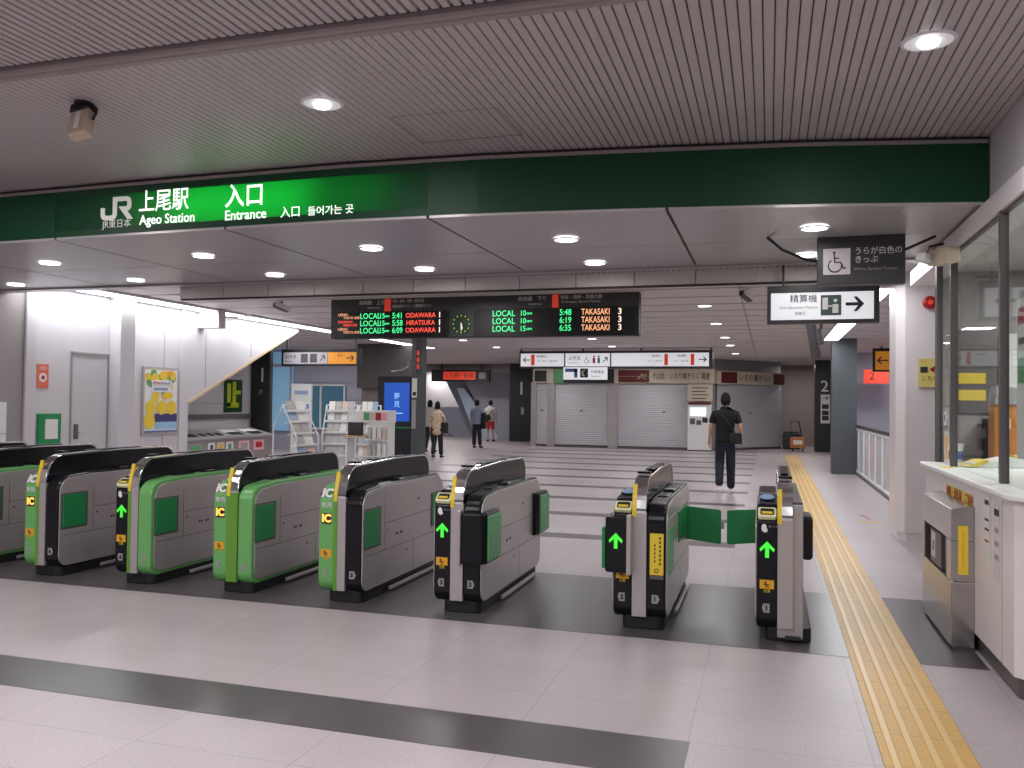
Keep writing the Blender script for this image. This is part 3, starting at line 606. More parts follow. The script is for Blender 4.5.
for y in (13.9, 17, 20.5, 23.3, 27):
    for x in (-7.6, -4.2, -1.0, ):
        t = thing('downlight', 'small round lamp in the far concourse ceiling', 'ceiling light', (x, y, HC), 0, 'far concourse lamps'); B().cyl((0, 0, -.012), .1, .012, n=20).build('diffuser', 'lampface', t); B().cyl((0, 0, -.006), .12, .006, n=20).build('trim_ring', 'white', t)
for (x, y0, y1, lab, s_) in ((-9.55, 9.0, 13.6, 'near run of fluorescent light along the left wall top', 0), (-9.55, 13.8, 23, 'far run of fluorescent light along the left lobby edge', 0), (1.2, 9.05, 10.95, 'near fluorescent strip over the white column', 0), (1.4, 12, 21.2, 'long fluorescent strip leading to the grey pillar', 0)):
    t = thing('fluorescent_light', lab, 'ceiling light', (x, y0, HC)); bx(-.17, .17, 0, y1-y0, -.04, -.004).build('housing', 'white', t, bevel=.005); bx(-.155, .155, .03, y1-y0-.03, -.05, -.04).build('diffuser', 'tube', t)
# CCTV camera under near ceiling
t = thing('security_camera', 'beige box security camera hanging from the ribbed ceiling', 'camera', (-4.19, 4.29, HF))
B().cyl((0, 0, -.05), .02, .05).cyl((0, 0, -.012), .05, .012).build('mount', 'mblack', t)
R = Matrix.Translation((0, 0, -.115)) @ Matrix.Rotation(math.radians(66), 4, 'X') @ Matrix.Rotation(math.radians(-6), 4, 'Z') @ Matrix.Rotation(math.radians(20), 4, 'Z') @ Matrix.Scale(1.1, 4)
B().box(-.06, .06, -.13, .05, -.035, .035, R).build('camera_body', 'beige', t, bevel=.008); B().box(-.064, .064, .045, .105, -.04, .045, R).build('rear_cap', 'mblack', t, bevel=.01)
B().box(-.018, .018, -.09, .03, .034, .04, R).build('badge', 'paper', t)
B().tube([(0, .0, -.03), (.05, .02, -.03), (.085, .02, -.07), (.08, 0, -.12)], .008).build('cable', 'mblack', t)
for (x, y, lab, s) in ((-.3, 12, 'dark bullet camera right of the departure board', 1), (-7.6, 12, 'dark bullet camera left of the departure board', 1)):
    t = thing('bullet_camera', lab, 'camera', (x, y, HC)); B().cyl((0, 0, -.06), .015, .06).build('mount', 'mblack', t)
    R = Matrix.Translation((0, 0, -.1)) @ Matrix.Rotation(math.radians(-18), 4, 'X') @ Matrix.Rotation(math.radians(-25), 4, 'Z'); B().box(-.045, .045, -.14, .12, -.04, .035, R).build('camera_body', 'charcoal', t, bevel=.01); B().box(.03, .055, -.15, .13, -.035, .045, R).build('sun_shield', 'white', t)
t = thing('wall_camera', 'pale camera cluster with cables at the top of the glass corner', 'camera', (1.3, 7.25, 2.86))
B().box(-.06, .06, -.12, .12, -.14, -.02, Matrix.Rotation(math.radians(25), 4, 'Z')).build('camera_body', 'tan', t, bevel=.01)
B().box(-.16, -.08, -.14, .06, -.12, -.05, Matrix.Rotation(math.radians(-30), 4, 'Z')).build('camera_body', 'white', t, bevel=.01)
B().tube([(0, 0, .02), (-.1, 0, .0), (-.12, 0, -.06)], .01).build('bracket', 'mblack', t)
tag(B().tube([(-.02, 7.3, 3.0), (.1, 7.35, 2.9), (.3, 7.5, 2.83), (.6, 7.8, 2.84), (.95, 7.6, 2.85), (1.25, 7.3, 2.95)], .012, 6).build('ceiling_cable', 'mblack'), 'black cable looping from the soffit to the glass corner', 'cable')
# ================================================================ SIGNS
# wheelchair sign
t = thing('hanging_sign', 'black hanging sign with wheelchair symbol near the counter', 'sign', (.38, 7.4, 2.6))
bx(0, .67, 0, .1, 0, .4).build('sign_body', 'charcoal', t, bevel=.003)
bx(.045, .255, -.003, 0, .085, .3).build('symbol_panel', mat('symbol_plate', (196, 188, 190), .4), t)
def wheelchair(cx, cz, s, par, m='text', y=-.006):
    b = B(); b.ell((cx, y, cz+.40*s), (.055*s, .004, .055*s), 2)
    b.tube([(cx, y, cz+.32*s), (cx+.02*s, y, cz-.02*s), (cx+.26*s, y, cz-.02*s), (cx+.38*s, y, cz-.3*s), (cx+.48*s, y, cz-.26*s)], .03*s, 6); b.tube([(cx+.0*s, y, cz+.16*s), (cx+.2*s, y, cz+.16*s)], .025*s, 6)
    a0 = math.radians(120); b.tube([(cx+.03*s+.27*s*math.cos(a0+i*math.radians(250)/16), y, cz-.17*s+.27*s*math.sin(a0+i*math.radians(250)/16)) for i in range(17)], .026*s, 6)
    return b.build('wheelchair_symbol', m, par)
wheelchair(.13, .19, .19, t)
text('うらが白色の', .066, (.285, -.003, .27), 0, 'paper', t, sx=.92); text('きっぷ', .066, (.285, -.003, .2), 0, 'paper', t, sx=.92); text('White Backed Tickets', .036, (.285, -.003, .125), 0, 'textg', t)
# fare adjustment sign
t = thing('hanging_sign', 'white backlit fare adjustment sign with arrow and black frame', 'sign', (-.02, 8.62, 2.4))
fr = B().box(0, 1.02, 0, .12, 0, .035).box(0, 1.02, 0, .12, .3, .365).box(0, .035, 0, .12, .03, .31).box(.97, 1.02, 0, .12, .03, .31).box(.01, 1.01, .06, .12, .01, .35); fr.build('frame', 'charcoal', t, bevel=.003)
bx(.035, .97, .01, .06, .035, .3).build('light_panel', 'signwhite', t)
text('精算機', .085, (.465, .006, .235), 0, 'text', t, ax='RIGHT'); text('Fare Adjustment Machine', .04, (.47, .006, .155), 0, 'textg', t, ax='RIGHT', sx=.85); text('精算机', .034, (.36, .006, .095), 0, 'textg', t, ax='RIGHT')
bx(.495, .68, .004, .01, .075, .27).build('pictogram_panel', mat('teal_ink', (70, 88, 88), .5), t)
B().box(.51, .56, 0, .004, .13, .245).box(.6, .655, 0, .004, .095, .18).ell((.628, .002, .215), (.018, .003, .018), 2).box(.565, .61, 0, .004, .155, .17).build('pictogram', 'paper', t)
B().prism([(.72, .165), (.83, .165), (.79, .11), (.82, .11), (.885, .18), (.82, .25), (.79, .25), (.83, .195), (.72, .195)], 'y', .004, .01).build('arrow', 'text', t)
for x in (.15, .9): bx(x-.012, x+.012, .05, .07, .365, .6).build('hanger', 'charcoal', t)
# departure board
DB = thing('departure_board', 'wide black LED departure board with clock over the concourse', 'departure board', (-6.7, 12, 2.58))
W_ = 4.92; H_ = .64
bx(0, W_, 0, .22, 0, H_).build('board_body', 'mblack', DB, bevel=.004)
bx(.01, W_-.01, -.004, 0, .42, H_-.01).build('header_panel', mat('header_grey', (58, 56, 57), .5), DB)
bx(2.03, 2.42, -.005, 0, .01, .42).build('clock_panel', mat('clock_grey', (54, 56, 55), .5), DB)
for x0 in (.06, 2.46): bx(x0, x0+1.93 if x0 < 1 else W_-.05, -.004, 0, .02, .4).build('led_panel', 'ledpanel', DB)
for x in (.12, 1.2, 2.2, 2.52, 3.5, 4.75): bx(x-.02, x+.02, .08, .12, H_, H_+.05).build('hanger', 'charcoal', DB)
def bpx(q): return (q-331)*W_/308.            # distance along the board from its left end
def led(s, x, row, m, size=.125, sx=.9, name='led_text'): text(s, size, (x, -.006, .345-row*.115), 0, m, DB, name, sx=sx, bold=.0012)
rows = (('UENO-', 'TOKYO LINE', '5:41', 'ODAWARA', '1', 'ledo'), ('SHONAN-', 'SHINJUKU LINE', '5:58', 'HIRATSUKA', '1', 'ledr'), ('UENO-', 'TOKYO LINE', '6:09', 'ODAWARA', '1', 'ledo'))
for r, (a, b_, tm, dst, pl, mm) in enumerate(rows):
    text(a, .06, (bpx(339), -.006, .375-r*.115), 0, mm if r != 1 else 'ledr', DB, 'led_text'); text(b_, .055, (bpx(345), -.006, .325-r*.115), 0, mm, DB, 'led_text', sx=.9 if r != 1 else .65)
    led('LOCAL', bpx(363.2), r, 'ledg'); led('15', bpx(384), r, 'ledg', .115); led('cars', bpx(390), r, 'ledg', .055)
    text(tm, .125, (bpx(398), -.006, .345-r*.115), 0, 'ledg', DB, 'led_text', bold=.0012, sx=.85)
for r, (a, b_, tm, dst, pl, mm) in enumerate(rows):
    z = .345-r*.115
    text(dst, .105, (bpx(428), -.006, z), 0, 'ledr', DB, 'led_text', sx=.92 if r != 1 else .85, ax='CENTER', bold=.001); text('1', .12, (bpx(446), -.006, z), 0, 'ledw', DB, 'led_text', bold=.002)
    text(('5:48', '6:19', '6:35')[r], .125, (bpx(566), -.006, z), 0, 'ledg', DB, 'led_text', sx=.85, bold=.0012); text('TAKASAKI', .125, (bpx(586.5), -.006, z), 0, 'ledo', DB, 'led_text', sx=.73, bold=.0012); text('3', .125, (bpx(620), -.006, z), 0, 'ledw', DB, 'led_text', bold=.002)
    led('LOCAL', bpx(501), r, 'ledg'); led('10' if r < 2 else '15', bpx(528), r, 'ledg', .11); led('cars', bpx(534.5), r, 'ledg', .06)
text('高崎線　上り', .075, (bpx(362), -.006, .555), 0, 'paper', DB); text('Takasaki Line', .04, (bpx(371), -.006, .48), 0, 'paper', DB); bx(bpx(389.5), bpx(396.5), -.007, -.002, .42, .61).build('line_mark', 'redl', DB)
text('大宮・赤羽・池袋・新宿方面', .055, (bpx(398), -.006, .57), 0, 'paper', DB, sx=.75); text('湘南新宿ライン・上野東京ライン', .055, (bpx(398), -.006, .49), 0, 'paper', DB, sx=.8)
text('高崎線　下り', .075, (bpx(526), -.006, .555), 0, 'paper', DB); text('Takasaki Line', .04, (bpx(536), -.006, .48), 0, 'paper', DB); bx(bpx(559), bpx(565), -.007, -.002, .42, .61).build('line_mark', 'redl', DB)
text('熊谷・高崎・前橋方面', .065, (bpx(567), -.006, .565), 0, 'paper', DB, sx=.95); text('for Kumagaya, Takasaki & Maebashi', .04, (bpx(568), -.006, .5), 0, 'paper', DB)
ck = thing('clock', 'green glowing analogue clock in the middle of the departure board', 'clock', (-6.7+2.225, 11.99, 2.58+.2))
B().cyl((0, -.006, 0), .155, .006, 'y', 32).build('clock_face', mat('clock_face', (24, 44, 26), .5), ck)
hb = B()
for i in range(12):
    a = i*PI/6; hb.ell((math.sin(a)*.13, -.008, math.cos(a)*.13), (.014, .003, .014), 1)
M['clk'] = mat('clock_glow', (40, 80, 20), .5, emit=(150, 190, 70), es=.8)
hb.build('hour_marks', 'clk', ck)
for ang, ln in ((178, .1), (165, .075)): R = Matrix.Rotation(math.radians(ang), 4, 'Y'); B().box(-.006, .006, -.012, -.009, -.015, ln, R).build('clock_hand', 'ledw', ck)
# centre hanging guide signs
def arrow2(par, cx, cz, s, ang, m='text', y=-.006):
    R = Matrix.Translation((cx, 0, cz)) @ Matrix.Rotation(ang, 4, 'Y')
    B().prism([(-.5*s, -.06*s), (.28*s, -.06*s), (.02*s, -.34*s), (.2*s, -.34*s), (.52*s, 0), (.2*s, .34*s), (.02*s, .34*s), (.28*s, .06*s), (-.5*s, .06*s)], 'y', y, y+.004, R).build('arrow', m, par)
t = thing('guide_sign', 'long backlit platform guide sign hanging before the shutters', 'sign', (-7.1, 24, 2.62))
bx(0, 5.6, 0, .25, 0, .5).build('frame', 'charcoal', t, bevel=.005)
for a, b_ in ((.04, 1.36), (1.4, 2.72), (2.76, 5.5)): bx(a, b_, -.004, 0, .05, .43).build('light_panel', 'signwhite', t)
arrow2(t, .22, .24, .22, PI); bx(.36, .47, -.008, -.004, .08, .4).build('line_mark', 'redl', t); text('高崎線 2', .09, (.52, -.006, .34), 0, 'text', t); text('上野・東京・新宿方面', .07, (.52, -.006, .2), 0, 'textg', t, sx=.9)
text('お手洗', .13, (1.5, -.006, .28), 0, 'text', t, sx=.9); text('Restrooms', .06, (1.5, -.006, .15), 0, 'textg', t); wheelchair(2.02, .24, .22, t, y=-.01)
for x, m in ((2.25, 'red'), (2.39, 'blue')): B().ell((x, -.008, .34), (.03, .003, .03), 1).box(x-.035, x+.035, -.008, -.004, .14, .3).build('pictogram', m, t)
arrow2(t, 2.58, .24, .2, -PI/4); arrow2(t, 5.33, .24, .22, 0)
for x in (4.27, 5.0): bx(x, x+.1, -.008, -.004, .08, .4).build('line_mark', 'redl', t); text('高崎線 1', .08, (x-.06, -.006, .34), 0, 'text', t, ax='RIGHT'); text('大宮・上野方面', .06, (x-.06, -.006, .2), 0, 'textg', t, ax='RIGHT')
for x in (.02, 1.9, 3.6, 5.55): bx(x-.02, x+.02, .1, .14, .5, .6).build('hanger', 'charcoal', t)
t = thing('guide_sign', 'small white telephone and lift sign under the long guide sign', 'sign', (-5.72, 23.85, 2.28)); bx(0, 1.28, 0, .1, 0, .36).build('sign_body', 'signwhite', t, bevel=.003)
B().box(.05, .42, -.004, 0, .22, .32).box(.32, .42, -.004, 0, .06, .3).build('route_mark', 'blue', t); bx(.5, .73, -.004, 0, .06, .32).build('pictogram_panel', 'text', t); B().tube([(.63, -.008, .28), (.57, -.008, .24), (.57, -.008, .14), (.63, -.008, .1)], .02).build('handset_mark', 'paper', t); text('公衆電話', .1, (.8, -.003, .22), 0, 'text', t, sx=1.0); text('Telephone', .07, (.8, -.003, .1), 0, 'textg', t)
# yellow exit sign left
t = thing('exit_sign', 'hanging sign with grey pictograms and orange exit half, left lobby', 'sign', (-10.12, 16, 2.33)); bx(0, 1.86, 0, .15, 0, .36).build('frame', 'mblack', t, bevel=.004)
bx(.05, 1.12, -.004, 0, .04, .29).build('light_panel', 'signdim', t); bx(1.13, 1.8, -.004, 0, .04, .29).build('light_panel', 'orange', t); text('お手洗', .09, (.1, -.006, .19), 0, 'text', t); text('Restrooms', .04, (.1, -.006, .1), 0, 'text', t)
for x in (.48, .7): bx(x, x+.17, -.006, -.003, .07, .26).build('pictogram_panel', mat('pict_grey', (80, 78, 84), .5), t)
arrow2(t, 1.0, .165, .16, -PI/4); arrow2(t, 1.66, .165, .18, 0); text('出口', .07, (1.35, -.006, .22), 0, 'text', t)
for x in (.1, 1.75): bx(x-.015, x+.015, .05, .08, .36, .87).build('hanger', 'charcoal', t)
# red platform sign
t = thing('platform_sign', 'dark hanging sign with red platform panel over the stairs', 'sign', (-13.8, 33.4, 2.45)); bx(0, 2.6, 0, .2, 0, .5).build('frame', 'mblack', t); bx(.55, 2.0, -.006, 0, .08, .42).build('light_panel', 'redl', t); bx(2.15, 2.45, -.006, 0, .12, .38).build('pictogram_panel', 'textg', t); text('1 上野・新宿', .22, (.65, -.008, .25), 0, 'brown', t)
bx(.4, .46, .08, .12, .5, .76).build('hanger', 'charcoal', t); bx(2.2, 2.26, .08, .12, .5, .76).build('hanger', 'charcoal', t)
t = thing('platform_sign', 'small red platform sign beyond the fence on the right', 'sign', (2.6, 26, 2.26)); bx(0, .66, 0, .1, 0, .4).build('frame', 'redl', t); text('2', .3, (.14, -.004, .2), 0, 'brown', t)
bx(.3, .34, .04, .07, .4, .95).build('hanger', 'charcoal', t)
t = thing('platform_sign', 'orange sign with arrow in black frame right of grey pillar', 'sign', (2.62, 24, 2.52)); bx(0, .5, 0, .1, 0, .62).build('frame', 'mblack', t); bx(.06, .45, -.005, 0, .05, .54).build('light_panel', 'orange', t); arrow2(t, .24, .3, .28, PI); bx(.2, .24, .04, .07, .62, .7).build('hanger', 'charcoal', t)
# numbered pillars
t = thing('numbered_pillar', 'black square pillar with large white 1, beside shutters', 'pillar', (-10.26, 33.3, 0)); bx(0, .9, 0, .8, 0, HC).build('pillar_body', 'dkpil', t); text('1', .75, (.32, -.005, 2.15), 0, 'paper', t, bold=.005); bx(.5, .62, -.01, 0, 1.1, 1.4).build('direction_plate', 'textg', t)
t = thing('numbered_pillar', 'black square pillar with white 2 and pictogram plate', 'pillar', (1.55, 31.2, 0)); bx(0, .6, 0, .6, 0, HC).build('pillar_body', 'dkpil', t); text('2', .55, (.17, -.005, 2.27), 0, 'paper', t, bold=.004)
bx(.18, .48, -.015, 0, 1.0, 2.0).build('direction_plate', 'paper', t); arrow2(t, .33, 1.88, .2, 0, y=-.022)
for z in (1.5, 1.28, 1.1): bx(.22, .44, -.022, -.015, z, z+.16).build('pictogram_panel', 'text', t)
t = thing('numbered_pillar', 'black pillar with grey 1 beyond the sloping left wall', 'pillar', (-10.53, 15.5, 0)); bx(0, .46, 0, .1, 0, HC).build('pillar_body', 'dkpil', t); text('1', .42, (.17, -.005, 2.1), 0, 'paper', t); text('↗', .2, (.15, -.005, 1.75), 0, 'textg', t)
# kiosk with screen and grey column
struct(bx(-7.49, -7.33, 17, 17.45, 0, HC).build('wall_column', 'dcol'))
t = thing('column_notice', 'narrow white strip notice on the grey column', 'notice', (-7.47, 16.99, 1.0)); bx(0, .1, -.008, 0, 0, .62).build('sheet', 'textg', t); bx(0, .12, -.01, 0, .68, 1.1).build('sheet', 'paper', t); bx(.02, .1, -.013, -.01, .72, .8).build('printed_line', 'text', t)
t = thing('column_sign', 'thin blade sign with orange marks hung on the grey column', 'sign', (-7.36, 16.95, 2.2)); bx(0, .12, -.02, 0, 0, .75).build('sign_body', 'charcoal', t)
for z in (.1, .25, .4): bx(.02, .08, -.024, -.02, z, z+.1).build('printed_block', 'redl', t)
t = thing('digital_kiosk', 'tall black kiosk with glowing blue advertising screen', 'digital screen', (-8.3, 17, 0)); bx(0, .8, 0, .3, 0, 2.15).build('kiosk_body', 'mblack', t, bevel=.01)
bx(.17, .77, -.02, 0, 1.15, 2.0).build('screen', 'screen', t); text('夢', .15, (.4, -.022, 1.7), 0, 'screenl', t); text('見', .15, (.4, -.022, 1.52), 0, 'screenl', t); bx(.36, .62, -.024, -.02, 1.32, 1.34).build('screen_line', 'screenl', t); bx(.15, .8, -.02, 0, 1.0, 1.03).build('light_strip', 'greend', t)
B().tube([(.35, -.05, 2.25), (.6, -.05, 2.28), (.75, -.05, 2.35), (.75, -.05, 2.45)], .02).build('handrail', 'chrome', t)
# ================================================================ SHOPS with shutters
def shutter(x0, x1, y, z1, label, rz=0, grp='closed roller shutters'):
    t = thing('roller_shutter', label, 'shutter', (x0, y, 0), rz, grp); w_ = x1-x0
    b = B(); z = .08; pts = []
    while z < z1-.01: pts += [(0, z), (-.012, z+.035), (0, z+.07)]; z += .075
    pts2 = pts + [(.03, z1), (.03, .08)]
    b.prism(pts2, 'x', 0, w_); b.build('slat_curtain', 'shutter', t); bx(0, w_, -.02, .03, 0, .08).build('bottom_bar', 'steeld', t); bx(w_/2-.05, w_/2+.05, -.02, -.01, 1.3, 1.34).build('label_sticker', 'text', t)
    return t
shutter(-7.5, -5.52, 30.05, 2.32, 'closed grey roller shutter left of the ticket machine shutter')
shutter(-5.18, -1.9, 30.05, 2.32, 'wide closed grey roller shutter behind the white vending machine')
shutter(-8.2, -7.78, 30.05, 2.32, 'narrow closed shutter beside the pillar marked 1')
ang = math.atan2(4.0, 2.0)
sh3 = shutter(0, 3.4, 30.2, 2.32, 'closed angled shutter turning the shop corner to the right', ang*.8); sh3.location = (-1.72, 30.15, 0)
for x0, x1 in ((-7.78, -7.5), (-5.52, -5.18), (-8.4, -8.2)): struct(bx(x0, x1, 29.95, 30.3, 0, 2.35).build('wall_shop_pier', 'steel'))
struct(bx(-8.4, -1.8, 30.12, 30.4, 0, 3.3).build('wall_shop', 'wallg'))
a = ang*.8; Rsh = Matrix.Translation((-1.72, 30.15, 0)) @ Matrix.Rotation(a, 4, 'Z')
struct(B().box(0, 3.5, .1, .4, 0, 3.3, Rsh).build('wall_shop', 'wallg'))
t = thing('shop_fascia', 'long cream shop fascia with brush lettering over the shutters', 'sign', (-8.3, 29.9, 2.33)); W2 = 6.5
bx(0, W2, 0, .22, 0, .5).build('sign_body', 'tan', t)
bx(.05, .5, -.01, 0, .05, .45).build('printed_block', 'text', t); bx(.75, 1.15, -.01, 0, .0, .5).build('printed_block', 'greenp', t); bx(1.15, 3.0, -.01, 0, 0, .5).build('printed_block', 'text', t)
bx(3.15, 4.25, -.01, 0, .03, .47).build('printed_block', 'brown', t); B().tube([(3.85, -.02, .15), (4.0, -.02, .35), (4.15, -.02, .15), (3.85, -.02, .25), (4.15, -.02, .3)], .025).build('crest', 'wood', t)
text('そば処　いろり庵きらく 蕎麦', .26, (4.35, -.012, .24), 0, 'text', t, sx=.58); bx(3.15, 4.25, -.014, -.01, .24, .25).build('printed_line', 'wood', t)
t = thing('shop_fascia', 'angled cream shop fascia with maroon ends at the corner', 'sign', (-1.72, 30.0, 2.33), a); bx(0, 3.45, -.1, .1, 0, .45).build('sign_body', 'tan', t)
bx(.1, .9, -.11, -.1, .03, .42).build('printed_block', 'brown', t); bx(2.85, 3.45, -.11, -.1, .03, .42).build('printed_block', 'brown', t); text('いろり庵きらく', .27, (.98, -.112, .22), 0, 'text', t, sx=.95)
t = thing('vending_machine', 'white food ticket machine in front of the wide shutter', 'ticket machine', (-2.68, 29.6, 0)); bx(0, .8, 0, .4, .03, 1.62).build('machine_body', 'white', t, bevel=.02)
bx(.08, .62, -.01, 0, 1.2, 1.5).build('display_screen', mat('machine_screen', (220, 230, 240), .4, emit=(225, 235, 255), es=.9), t); bx(.08, .25, -.01, 0, .92, 1.12).build('bill_slot', 'steeld', t); bx(.3, .46, -.01, 0, .9, 1.06).build('coin_slot', 'steeld', t); bx(.5, .68, -.01, 0, .98, 1.15).build('ticket_outlet', 'charcoal', t); bx(.02, .78, -.03, 0, 1.6, 1.68).build('canopy', 'brown', t); bx(.03, .77, .03, .37, 0, .03).build('plinth', 'text', t)
t = thing('menu_board', 'cream menu board above the white food ticket machine', 'sign', (-2.7, 29.75, 1.72)); bx(0, .85, 0, .06, 0, .58).build('board', 'tan', t); [bx(.14, .7-.08*(k % 2), -.004, 0, .44-.12*k, .47-.12*k).build('printed_line', 'text', t) for k in range(4)]
# recess, cart and bin
struct(bx(.3, 3.0, 35.5, 35.7, 0, 3.3).build('wall_recess', mat('dim_wall', (150, 138, 136), .6)))
t = thing('cleaning_cart', 'small orange cart by the pillar marked 2', 'cart', (.72, 30.95, 0)); bx(0, .5, 0, .4, .12, .5).build('cart_body', 'cardboard', t, bevel=.03); bx(.1, .4, -.02, 0, .25, .4).build('front_plate', 'paper', t)
for x in (.08, .42): B().cyl((x-.02, .1, .07), .07, .04, 'x').build('wheel', 'mblack', t)
B().tube([(.05, .35, .5), (.02, .45, 1.05), (.3, .45, 1.05), (.4, .35, .5)], .02).build('handle', 'mblack', t)
t = thing('waste_bin', 'dark low bin in the recess left of the orange cart', 'bin', (.5, 32.6, 0)); bx(0, .62, 0, .5, 0, .6).build('bin_body', 'charcoal', t, bevel=.04); bx(.04, .58, .05, .45, .6, .64).build('lid', 'mblack', t)
# hanging tv, seen edge-on
t = thing('ceiling_monitor', 'grey monitor hanging edge-on below the fare adjustment sign', 'monitor', (.74, 14, 2.35)); R = Matrix.Rotation(math.radians(-80), 4, 'Z') @ Matrix.Rotation(math.radians(10), 4, 'X')
B().box(-.24, .24, -.05, 0, 0, .6, R).build('screen_case', 'charcoal', t, bevel=.01); B().box(-.12, .12, 0, .1, .2, .45, R).build('rear_housing', 'charcoal', t, bevel=.02); bx(.02, .06, -.02, .02, .45, .85).build('hanger', 'charcoal', t)
# poster fence
t = thing('poster_fence', 'white framed fence of poster panels behind the white column', 'fence', (2.0, 15.6, 0))
for k in range(6):
    y = k*1.04
    fb = B().box(-.03, .03, y, y+.05, .06, 1.1).box(-.03, .03, y+.98, y+1.02, .06, 1.1).box(-.03, .03, y, y+1.02, .06, .12).box(-.03, .03, y, y+1.02, 1.04, 1.1); fb.build('panel_frame', 'white', t, bevel=.01)
    p = bx(-.015, .015, y+.05, y+.98, .12, 1.04).build('poster_panel', mat('faded_poster', ((190, 186, 190), (176, 182, 190), (186, 176, 176))[k % 3], .5, noise=.35, nscale=4), t)
bx(-.04, .04, 0, 6.25, 1.1, 1.16).build('top_rail', 'charcoal', t); bx(-.04, .04, 0, 6.25, 0, .06).build('bottom_rail', 'steeld', t)
# floor marks right
tag(B().box(-.02, .02, -.25, .25, .001, .003, Matrix.Rotation(.15, 4, 'Z')).build('floor_tape', 'red', loc=(1.35, 13.2, 0)), 'short red tape line on the floor left of the white column', 'tape')
tag(bx(1.2, 1.5, 12.6, 12.68, .001, .003).build('floor_tape', 'yellow'), 'short yellow tape patch on the floor by the white column', 'tape')
# ================================================================ LEFT FITTINGS
# wall items on WX facing +X
t = thing('framed_poster', 'framed yellow and white event poster on the left white wall', 'poster', (WX, 11.38, .98)); bx(0, .03, 0, .87, 0, 1.14).build('frame', 'steel', t, bevel=.004); bx(.03, .034, .04, .83, .05, 1.09).build('sheet', 'paper', t)
pr = random.Random(3)
for k in range(26):
    y = .1+pr.random()*.64; z = .62+pr.random()*.42
    B().cyl((.0341+.0002*k, y, z), .05+pr.random()*.05, .002, 'x', 14).build('printed_shape', ('yellow', 'greenp', 'amber', 'yellow')[k % 4], t)
bx(.0405, .0415, .2, .68, .72, .92).build('title_panel', 'paper', t); [B().tube([(.044, .23+.06*k, .86+.02*(k%2)), (.044, .26+.06*k, .9-.01*k*(k%3)/3), (.044, .28+.06*k, .85)], .007, 5).build('title_stroke', 'red' if k < 4 else 'blue', t) for k in range(7)]; [bx(.041, .043, .26+.055*k, .3+.055*k, .75, .79).build('title_stroke', 'blue', t) for k in range(6)]
for y in (.18, .44, .68): B().cyl((.041, y, .46), .12, .003, 'x', 20).build('printed_shape', 'yellow', t)
bx(.036, .038, .28, .83, .22, .36).build('info_band', mat('navy_band', (58, 56, 110), .5), t); B().cyl((.038, .16, .24), .13, .003, 'x', 20).build('printed_shape', 'yellow', t); bx(.036, .038, .28, .83, .1, .22).build('info_panel', mat('sky_band', (150, 185, 215), .5), t); bx(.036, .038, .04, .83, .05, .075).build('footer_band', 'blue', t)
t = thing('emergency_sign', 'small red sign with white round mark on the left wall', 'sign', (WX, 9.32, 1.72)); bx(0, .01, 0, .2, 0, .34).build('plate', mat('coral_sign', (216, 108, 84), .5), t); B().cyl((.01, .1, .15), .065, .003, 'x').build('round_mark', 'paper', t); B().cyl((.013, .1, .15), .03, .003, 'x').build('button_mark', 'red', t); text('SOS', .06, (.012, .05, .28), PI/2, 'paper', t)
t = thing('notice_holder', 'green framed holder with white paper low on left wall', 'notice', (WX, 9.34, .9)); bx(0, .03, 0, .4, 0, .46).build('frame', 'greend', t, bevel=.004); bx(.03, .033, .12, .34, .1, .38).build('sheet', 'paper', t)
t = thing('wall_box', 'white electrical cabinet on the shaded wall at the left edge', 'cabinet', (WX, 8.2, .9)); bx(0, .06, 0, .6, 0, .62).build('box_body', 'white', t, bevel=.005); B().cyl((.06, .35, .4), .06, .004, 'x').build('round_vent', 'textg', t); bx(.06, .064, 0, .6, .2, .205).build('door_joint', 'text', t); B().cyl((.06, .48, .12), .015, .01, 'x').build('knob', 'steeld', t)
# green poster and rail in the recess (X=-10.7)
t = thing('wall_poster', 'yellow and dark green tall poster in the recess', 'poster', (-10.695, 14.8, 1.32)); bx(0, .01, 0, .62, 0, .68).build('sheet', mat('poster_green', (20, 70, 40), .5), t)
B().box(.01, .013, .1, .22, .12, .6).box(.01, .013, .28, .4, .2, .64).box(.01, .013, .1, .5, .1, .2).box(.01, .013, .38, .56, .38, .46).build('printed_shape', mat('lime_print', (196, 204, 40), .5), t)
tag(bx(-10.7, -10.68, 13.25, 13.6, 1.2, 1.6).build('wall_panel', 'textg'), 'thin framed plate on the recess wall behind the sloping wall', 'panel')
# recycling / collection desk along Y facing +X
t = thing('collection_desk', 'grey desk unit with slanted white top panels and dark slots', 'desk', (-9.9, 12.6, 0))
bx(-.6, 0, 0, 2.75, 0, .84).build('desk_body', mat('desk_grey', (138, 128, 128), .4), t); B().prism([(-.6, .84), (.02, .84), (.02, .88), (-.55, 1.02)], 'y', 0, 2.75).build('sloped_top', 'steel', t)
bx(-.62, -.58, 0, 2.75, .84, 1.32).build('back_panel', 'wall', t); bx(-.75, -.5, 0, 2.75, 1.2, 1.3).build('shelf', 'steeld', t, bevel=.01)
for k, (a_, b_) in enumerate(((.15, .45), (.62, .7), (.86, .94), (1.08, 1.2), (1.5, 1.85), (2.15, 2.5))):
    R = Matrix.Translation((-.12, 0, .918)) @ Matrix.Rotation(math.radians(14), 4, 'Y'); B().box(-.09, .06, a_, b_, .004, .012, R).build('slot', 'mblack', t)
    if k in (4, 5): B().box(-.3, -.08, a_-.1, b_+.05, .002, .006, R).build('instruction_plate', 'paper', t)
